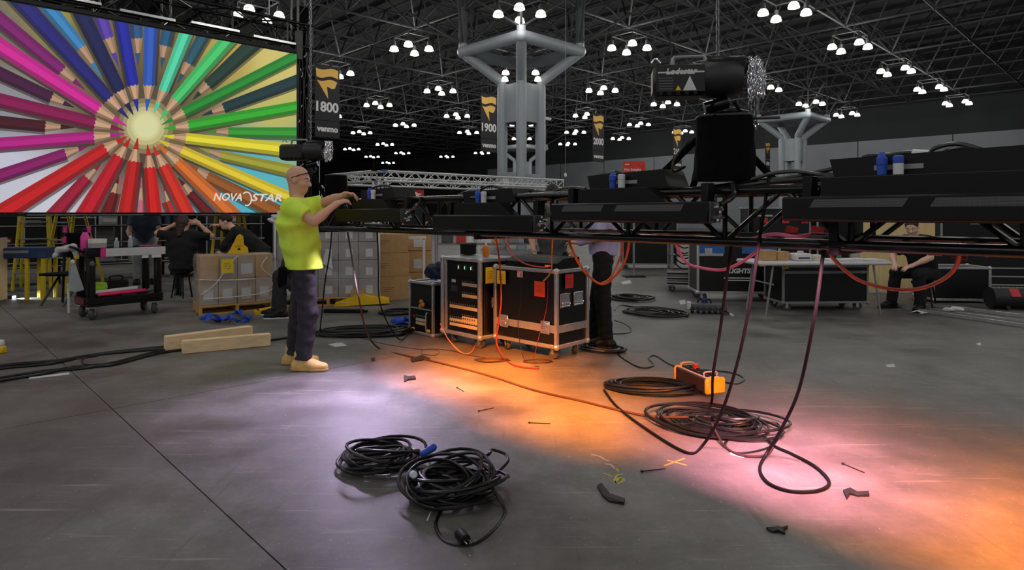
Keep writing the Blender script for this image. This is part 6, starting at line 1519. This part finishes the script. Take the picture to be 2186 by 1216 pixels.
# dark tall gear behind the right part of the truss
big = [(1600, 11.4, 1.05, 1.45, 'tall black case with red tags behind the lettered case'), (1745, 11.2, .55, 1.42, 'narrow tall black case left of the plywood panel'), (2010, 11.8, 1.9, 1.5, 'tall wide black case at the far right behind the truss'), (1330, 15.5, 1.3, 1.2, 'distant black case beyond the lavender shirt')]
for k, (px, Y, w, h_, lb) in enumerate(big):
    t = road_case(lb, gnd(px, Y), math.radians(-5), w, .6, h_ - .12, .12, .03, edge=silver)
    if k == 0:
        for x in (.25, .62, .95): hang_tag(t, (x, -.03, 1.28), .12, .10, red_tag)
        for x in (.1, .5): MB().b2(x, x + .3, -.02, -.01, 1.30, 1.33).build('bright_latch', alu, t)
    if k == 2: MB().b2(.5, .75, -.012, -.006, 1.15, 1.32).build('grey_label', M('grey_label', (110, 116, 126), .5), t); MB().b2(1.2, 1.45, -.012, -.006, 1.26, 1.36).build('chrome_plate', chrome, t)
pw = thing('plywood_sheet', 'pale plywood sheet standing behind the seated person', 'plywood', gnd(1836, 10.9), math.radians(-4)); MB().b2(0, 1.24, 0, .02, .02, 1.32, .003).build('panel', M('pale_plywood', (222, 196, 138), .7, 0, .08, 3, stretch=(8, 1, 1)), pw)
for x in (.1, 1.1): MB().b2(x, x + .06, .02, .4, 0, .03).build('foot', pine, pw)
# ---- things beyond the cases in the middle
wr = thing('wire_shelf', 'chrome wire shelving with supplies behind the rack cases', 'shelf', gnd(930, 12.0), math.radians(2))
for x in (0, 2.0):
    for y in (0, .45): MB().cyl((x, y, 0), (x, y, 1.15), .014, 8).build('post', chrome, wr)
for z in (.35, .75):
    s_ = MB().b2(0, 2.0, 0, .02, z, z + .03).b2(0, 2.0, .43, .45, z, z + .03).build('frame_rail', chrome, wr)
    for k in range(16): MB().cyl((.06 + k * .125, .01, z + .02), (.06 + k * .125, .44, z + .02), .005, 5).build('wire', chrome, s_)
shelf_items = [(.10, 'bin', (90, 92, 96), 'grey bin at the left of the wire shelf'), (.38, 'bin', (205, 60, 50), 'red bin on the wire shelf'), (.62, 'bottle', (230, 230, 232), 'white jug on the wire shelf'), (.85, 'bin', (215, 216, 218), 'white tub at the middle of the wire shelf'), (1.15, 'bottle', (240, 150, 30), 'orange bottle on the wire shelf'), (1.38, 'bin', (130, 132, 136), 'silver bin on the wire shelf'), (1.68, 'bin', (40, 42, 46), 'black bin at the right of the wire shelf')]
for x, kd, cc_, lb in shelf_items:
    p = gnd(930, 12.0) + Vector((x, .1, .785)); m_ = M('shelf_%d_%d_%d' % cc_, cc_, .5)
    if kd == 'bottle': bottle(lb, p, .055, .24, m_, black_plastic)
    else:
        t = thing('storage_bin', lb, 'bin', p, 0, 'supplies on the wire shelf'); MB().b2(0, .2, 0, .28, 0, .16, .012).build('bin_body', m_, t); MB().b2(-.008, .208, -.008, .288, .15, .17, .005).build('rim', m_, t)
# silver booth truss beyond
BT = Vector(((812 - CX) * 15.5 / F, 15.5, 0)); zt = H + (HY - 388) * 15.5 / F
sil = M('bright_truss_aluminium', (222, 224, 226), .4, .25, .06)
truss('booth_truss', 'silver box truss of the booth frame running right behind the light bars', BT + Vector((0, 0, zt)), ANG - .03, 0, 6.4, .29, .29, .3, .025, .011, sil)
truss('booth_truss', 'silver box truss of the booth frame running left from its corner', BT + Vector((0, 0, zt)), ANG + math.pi / 2, .2, 2.38, .29, .29, .3, .025, .011, sil)
truss('booth_truss', 'farther silver box truss parallel behind the booth frame', BT + V * 2.6 + Vector((0, 0, zt)), ANG - .03, 0, 8.5, .29, .29, .42, .025, .011, sil)
def post(p, label):
    t = thing('truss_post', label, 'truss', p, ANG)
    for a in (-.13, .13):
        for b_ in (-.13, .13): MB().cyl((a, b_, 0), (a, b_, zt), .024, 8).build('chord', sil, t)
    n = int(zt / .3)
    for k in range(n):
        z = k * zt / n; s_ = 1 if k % 2 else -1
        for y in (-.13, .13): MB().cyl((-.13 * s_, y, z), (.13 * s_, y, z + zt / n), .01, 6).build('brace', sil, t)
        for x in (-.13, .13): MB().cyl((x, -.13 * s_, z), (x, .13 * s_, z + zt / n), .01, 6).build('brace', sil, t)
    MB().b2(-.25, .25, -.25, .25, 0, .012).build('base_plate', sil, t)
post(BT, 'silver truss post at the near corner of the booth frame'); post(BT + V * 2.6, 'silver truss post at the left end of the booth frame'); post(BT + U * 3.2, 'silver truss post midway along the booth frame'); post(BT + U * 6.2, 'silver truss post at the right end of the booth frame')
for k, (px, py) in enumerate(((812, 366), (870, 372), (1000, 383))):
    t = thing('blue_tape_mark', ('blue tape on the corner of the booth truss', 'second blue tape mark along the booth truss', 'third blue tape mark along the booth truss')[k], 'tape', BT + U * (0, 1.15, 3.3)[k] + Vector((0, 0, zt + .29)), ANG - .03); MB().b2(-.05, .08, -.19, -.11, -.035, .006).build('tape', blue_pl, t); MB().b2(.08, .1, -.18, -.12, -.02, .004).build('tape_end', blue_pl, t)
t = thing('red_sign', 'red sign hanging in the booth frame behind the light bars', 'sign', at(880, 432, 16.6), 0); MB().b2(0, .30, 0, .02, 0, .34).build('panel', M('sign_red', (196, 40, 44), .6), t); MB().b2(.04, .24, -.003, 0, .2, .24).build('white_print', white_pl, t); MB().cyl((.15, .03, -t.location.z), (.15, .03, .3), .015, 6).build('post', silver, t)
# red freight sign
sp_ = at(1330, 386, 13.5)
t = thing('freight_sign', 'red sign with white lettering about freight above the truss', 'sign', (sp_.x, sp_.y, 0), math.radians(2))
z0 = sp_.z; MB().b2(0, .48, 0, .02, z0, z0 + .42, .003).build('panel', M('sign_orange_red', (214, 58, 40), .6), t)
lettering('sign_lettering', 'No freight', .085, white_pl, t, (.03, -.003, z0 + .215), .002, align='LEFT', fit=.36); lettering('sign_lettering', 'aisle', .085, white_pl, t, (.03, -.003, z0 + .12), .002, align='LEFT', fit=.16)
MB().b2(.04, .14, -.003, 0, z0 + .345, z0 + .365).build('small_print', white_pl, t, False)
MB().b2(.22, .26, .02, .05, 0, z0 + .3, .004).build('post', silver, t); MB().b2(.02, .46, -.12, .2, 0, .03, .005).build('base', black_metal, t)
t = thing('pale_carton_sign', 'small red and cream board right of the chain bag', 'sign', at(1612, 392, 17.0) * 1.0, 0); MB().b2(0, .55, 0, .05, 0, .20).build('board', M('cream_board', (200, 190, 170), .7), t); MB().b2(.03, .40, -.004, 0, .05, .13).build('red_print', M('sign_orange_red'), t); MB().b2(.25, .29, .0, .04, -2.15, 0).build('post', silver, t)
# pendant switch cord
t = thing('pull_cord', 'thin cord with white handle hanging right of the nearest column', 'cord', at(1207, 378, 22)); MB().cyl((0, 0, .12), (0, 0, ZB - t.location.z), .006, 5).build('cord', silver, t); MB().lathe([(.02, 0), (.05, .03), (.04, .12), (.01, .15)], (0, 0, 0), 10).build('handle', white_pl, t)
# ---- cables on top of the truss
def tt(px, py, y=0.0): return tq(px, py, y)
TC = [('black cable arching over the leftmost light bar', [(770, 440), (790, 405), (825, 396), (850, 412), (880, 428), (930, 428)], .010), ('second black cable over the leftmost light bar', [(765, 436), (800, 412), (840, 410), (870, 425), (960, 425), (1010, 412)], .010),
      ('black cable arching between the second and third light bars', [(1005, 420), (1040, 398), (1070, 402), (1100, 412), (1140, 408), (1180, 412)], .009), ('grey cable lying over the truss left of the third bar', [(960, 428), (1000, 408), (1060, 412), (1120, 406), (1160, 414), (1210, 400), (1250, 402)], .009),
      ('black cable looping up beside the freight sign', [(1230, 410), (1270, 398), (1305, 368), (1330, 372), (1380, 392), (1440, 402), (1500, 400), (1560, 392)], .008), ('black cable looping at the third bar plug', [(1255, 406), (1290, 392), (1315, 372), (1322, 385)], .008),
      ('black cable sweeping over the truss right of the chain bag', [(1540, 398), (1600, 384), (1650, 370), (1700, 366), (1750, 372), (1800, 374)], .010), ('black cable rising from truss to the nearest light bar', [(1600, 394), (1690, 378), (1780, 360), (1850, 342), (1930, 326), (1965, 328)], .010),
      ('black cable arch left of the blue plugs', [(1825, 352), (1845, 335), (1890, 330), (1935, 332), (1965, 336)], .009), ('high black cable arch at the right over the nearest bar', [(1975, 340), (1992, 318), (2040, 307), (2090, 318), (2140, 338), (2186, 352)], .010), ('lower thick black cable arch at the right', [(2010, 346), (2018, 326), (2050, 318), (2090, 324), (2130, 338), (2170, 352)], .013),
      ('bundle of dark cables along the top of the truss', [(1500, 402), (1580, 396), (1660, 386), (1760, 378), (1830, 372)], .013), ('second bundle of dark cables along the truss top', [(1440, 408), (1530, 400), (1640, 392), (1750, 384), (1820, 380)], .013), ('shiny black cable on the truss top beyond the bag', [(1580, 390), (1680, 380), (1770, 372)], .011)]
for k, (lb, pts, r_) in enumerate(TC): run(lb, [tt(a, b, -.04 + .015 * (k % 5)) for a, b in pts], r_, rubber if k % 3 else M('grey_black_jacket', (44, 44, 46), .35), parts=((-1, white_pl),) if k in (7, 8) else ())
run('pink strap wound inside the truss near the hanging cables', [tt(1590, 512, .05), tt(1650, 500, .0), tt(1700, 505, -.05), tt(1740, 500, .05), tt(1800, 505, .0)], .010, pink_sling, 'strap')
for k, px in enumerate((1690, 1745)):
    q = tt(px, 492, .05); t = thing('red_tag', ('red tag on the pink strap, left of two', 'red tag on the pink strap, right of two')[k], 'tag', q, TA); MB().box((0, 0, .0), (.06, .004, .04), .001, Ry(.2)).build('card', M('red_orange_card', (224, 66, 50), .6), t); MB().tube([(-.02, 0, -.02), (-.05, 0, -.06)], .006, 5).build('tie', pink_sling, t)
# ---- bits on the floor
blackt = M('black_tape', (20, 20, 21), .6)
def scrap(label, pts, mat, name='tape_scrap', z=.004, cat='tape'):
    P = [fl(a, b) for a, b in pts]; b0 = P[0]; t = thing(name, label, cat, b0)
    n = len(P); vs_ = [Vector((p.x - b0.x, p.y - b0.y, 0.0005)) for p in P] + [Vector((p.x - b0.x, p.y - b0.y, z + .004 * math.sin(i * 2.1))) for i, p in enumerate(P)]
    fs_ = [tuple(range(n)), tuple(range(n, 2 * n))] + [(i, (i + 1) % n, (i + 1) % n + n, i + n) for i in range(n)]
    MB().add(vs_, fs_).build('scrap', mat, t, False); return t
scrap('black tape scrap on the floor below the yellow chalk mark', [(1275, 1040), (1284, 1036), (1302, 1056), (1334, 1068), (1332, 1078), (1300, 1072), (1286, 1060)], blackt, z=.012)
scrap('black tape scrap with a curled end at the right foreground', [(1800, 1050), (1815, 1046), (1830, 1052), (1854, 1052), (1856, 1060), (1830, 1060), (1815, 1056), (1808, 1067)], blackt, z=.012)
scrap('star-shaped black tie scrap in the right foreground', [(1636, 1130), (1655, 1131), (1660, 1124), (1668, 1130), (1682, 1128), (1672, 1135), (1676, 1142), (1660, 1137), (1648, 1138)], blackt, z=.012)
scrap('black tape scrap on the lilac-lit floor', [(862, 803), (872, 806), (886, 803), (888, 810), (872, 812), (863, 816)], blackt, z=.012)
scrap('tiny dark square on the floor near the boots', [(792, 765), (800, 764), (801, 771), (793, 772)], blackt)
scrap('dark tape tie crossing the long cable', [(876, 768), (900, 760), (918, 766), (900, 770), (880, 774)], blackt, z=.012)
scrap('white strip beside the pink cable loop', [(1560, 966), (1590, 972), (1588, 977), (1558, 970)], paper)
scrap('white strip on the floor below the left cables', [(62, 806), (148, 796), (148, 799), (62, 809)], paper, 'paper_strip', cat='paper')
scrap('pale cardboard flake behind the worker', [(700, 735), (728, 732), (742, 737), (716, 741)], paper, 'paper_flake', cat='paper')
scrap('white flake in the right middle floor', [(1890, 779), (1908, 778), (1912, 783), (1895, 784)], paper, 'paper_flake', cat='paper')
scrap('small white flake at the far right floor', [(2085, 733), (2094, 732), (2094, 737), (2086, 737)], paper, 'paper_flake', cat='paper')
scrap('white flake beside the far coil', [(1450, 642), (1462, 640), (1464, 648), (1452, 650)], paper, 'paper_flake', cat='paper')
scrap('folded white paper near the lavender person', [(1325, 602), (1345, 598), (1348, 604), (1330, 607)], paper, 'paper_flake', cat='paper')
for k, (a, b, lb) in enumerate((((1130, 903), (1175, 905), 'thin dark stick on the orange floor, left'), ((1370, 1007), (1420, 1001), 'thin dark stick beside the yellow cross'), ((1800, 991), (1846, 1010), 'thin dark stick right of the pink light'), ((1022, 878), (1054, 871), 'short dark stick at the edge of orange light'), ((976, 828), (990, 836), 'tiny dark stick left of the orange light'))):
    p0, p1 = fl(*a), fl(*b); t = thing('zip_tie', lb, 'zip tie', p0); MB().cyl((0, 0, .004), p1 - p0 + Vector((0, 0, .004)), .003, 5).build('strip', blackt, t); MB().box((0, 0, .005), (.012, .012, .009)).build('head', blackt, t)
chalk = M('yellow_chalk', (196, 178, 80), .9, 0, .3, 60); chalk_w = M('white_chalk', (170, 166, 160), .9, 0, .3, 60)
def chalkmark(label, strokes, mat):
    b0 = fl(*strokes[0][0]); t = thing('chalk_mark', label, 'marking', b0)
    for st_ in strokes:
        P = spline([fl(*q) - b0 for q in st_], 5) if len(st_) > 2 else [fl(*q) - b0 for q in st_]
        vs_ = []; 
        for i, p in enumerate(P):
            d = (P[min(i + 1, len(P) - 1)] - P[max(i - 1, 0)]).normalized(); n_ = Vector((-d.y, d.x, 0)) * .006
            vs_ += [p - n_ + Vector((0, 0, .0012)), p + n_ + Vector((0, 0, .0012))]
        MB().add(vs_, [(2 * i, 2 * i + 1, 2 * i + 3, 2 * i + 2) for i in range(len(P) - 1)]).build('stroke', mat, t, False)
chalkmark('yellow chalk cross on the floor left of the pink light', [[(1418, 994), (1462, 978)], [(1424, 982), (1466, 993)]], chalk)
chalkmark('yellow chalk numerals scribbled on the floor', [[(1312, 1032), (1322, 1020), (1332, 1024), (1322, 1031), (1312, 1027), (1318, 1014), (1330, 1012)], [(1316, 1000), (1320, 1006)], [(1288, 1010), (1300, 1014), (1306, 1018)]], chalk)
chalkmark('pale chalk scribble above the yellow numerals', [[(1262, 970), (1280, 974), (1290, 980), (1300, 984)], [(1290, 990), (1304, 992), (1312, 1000)]], chalk_w)
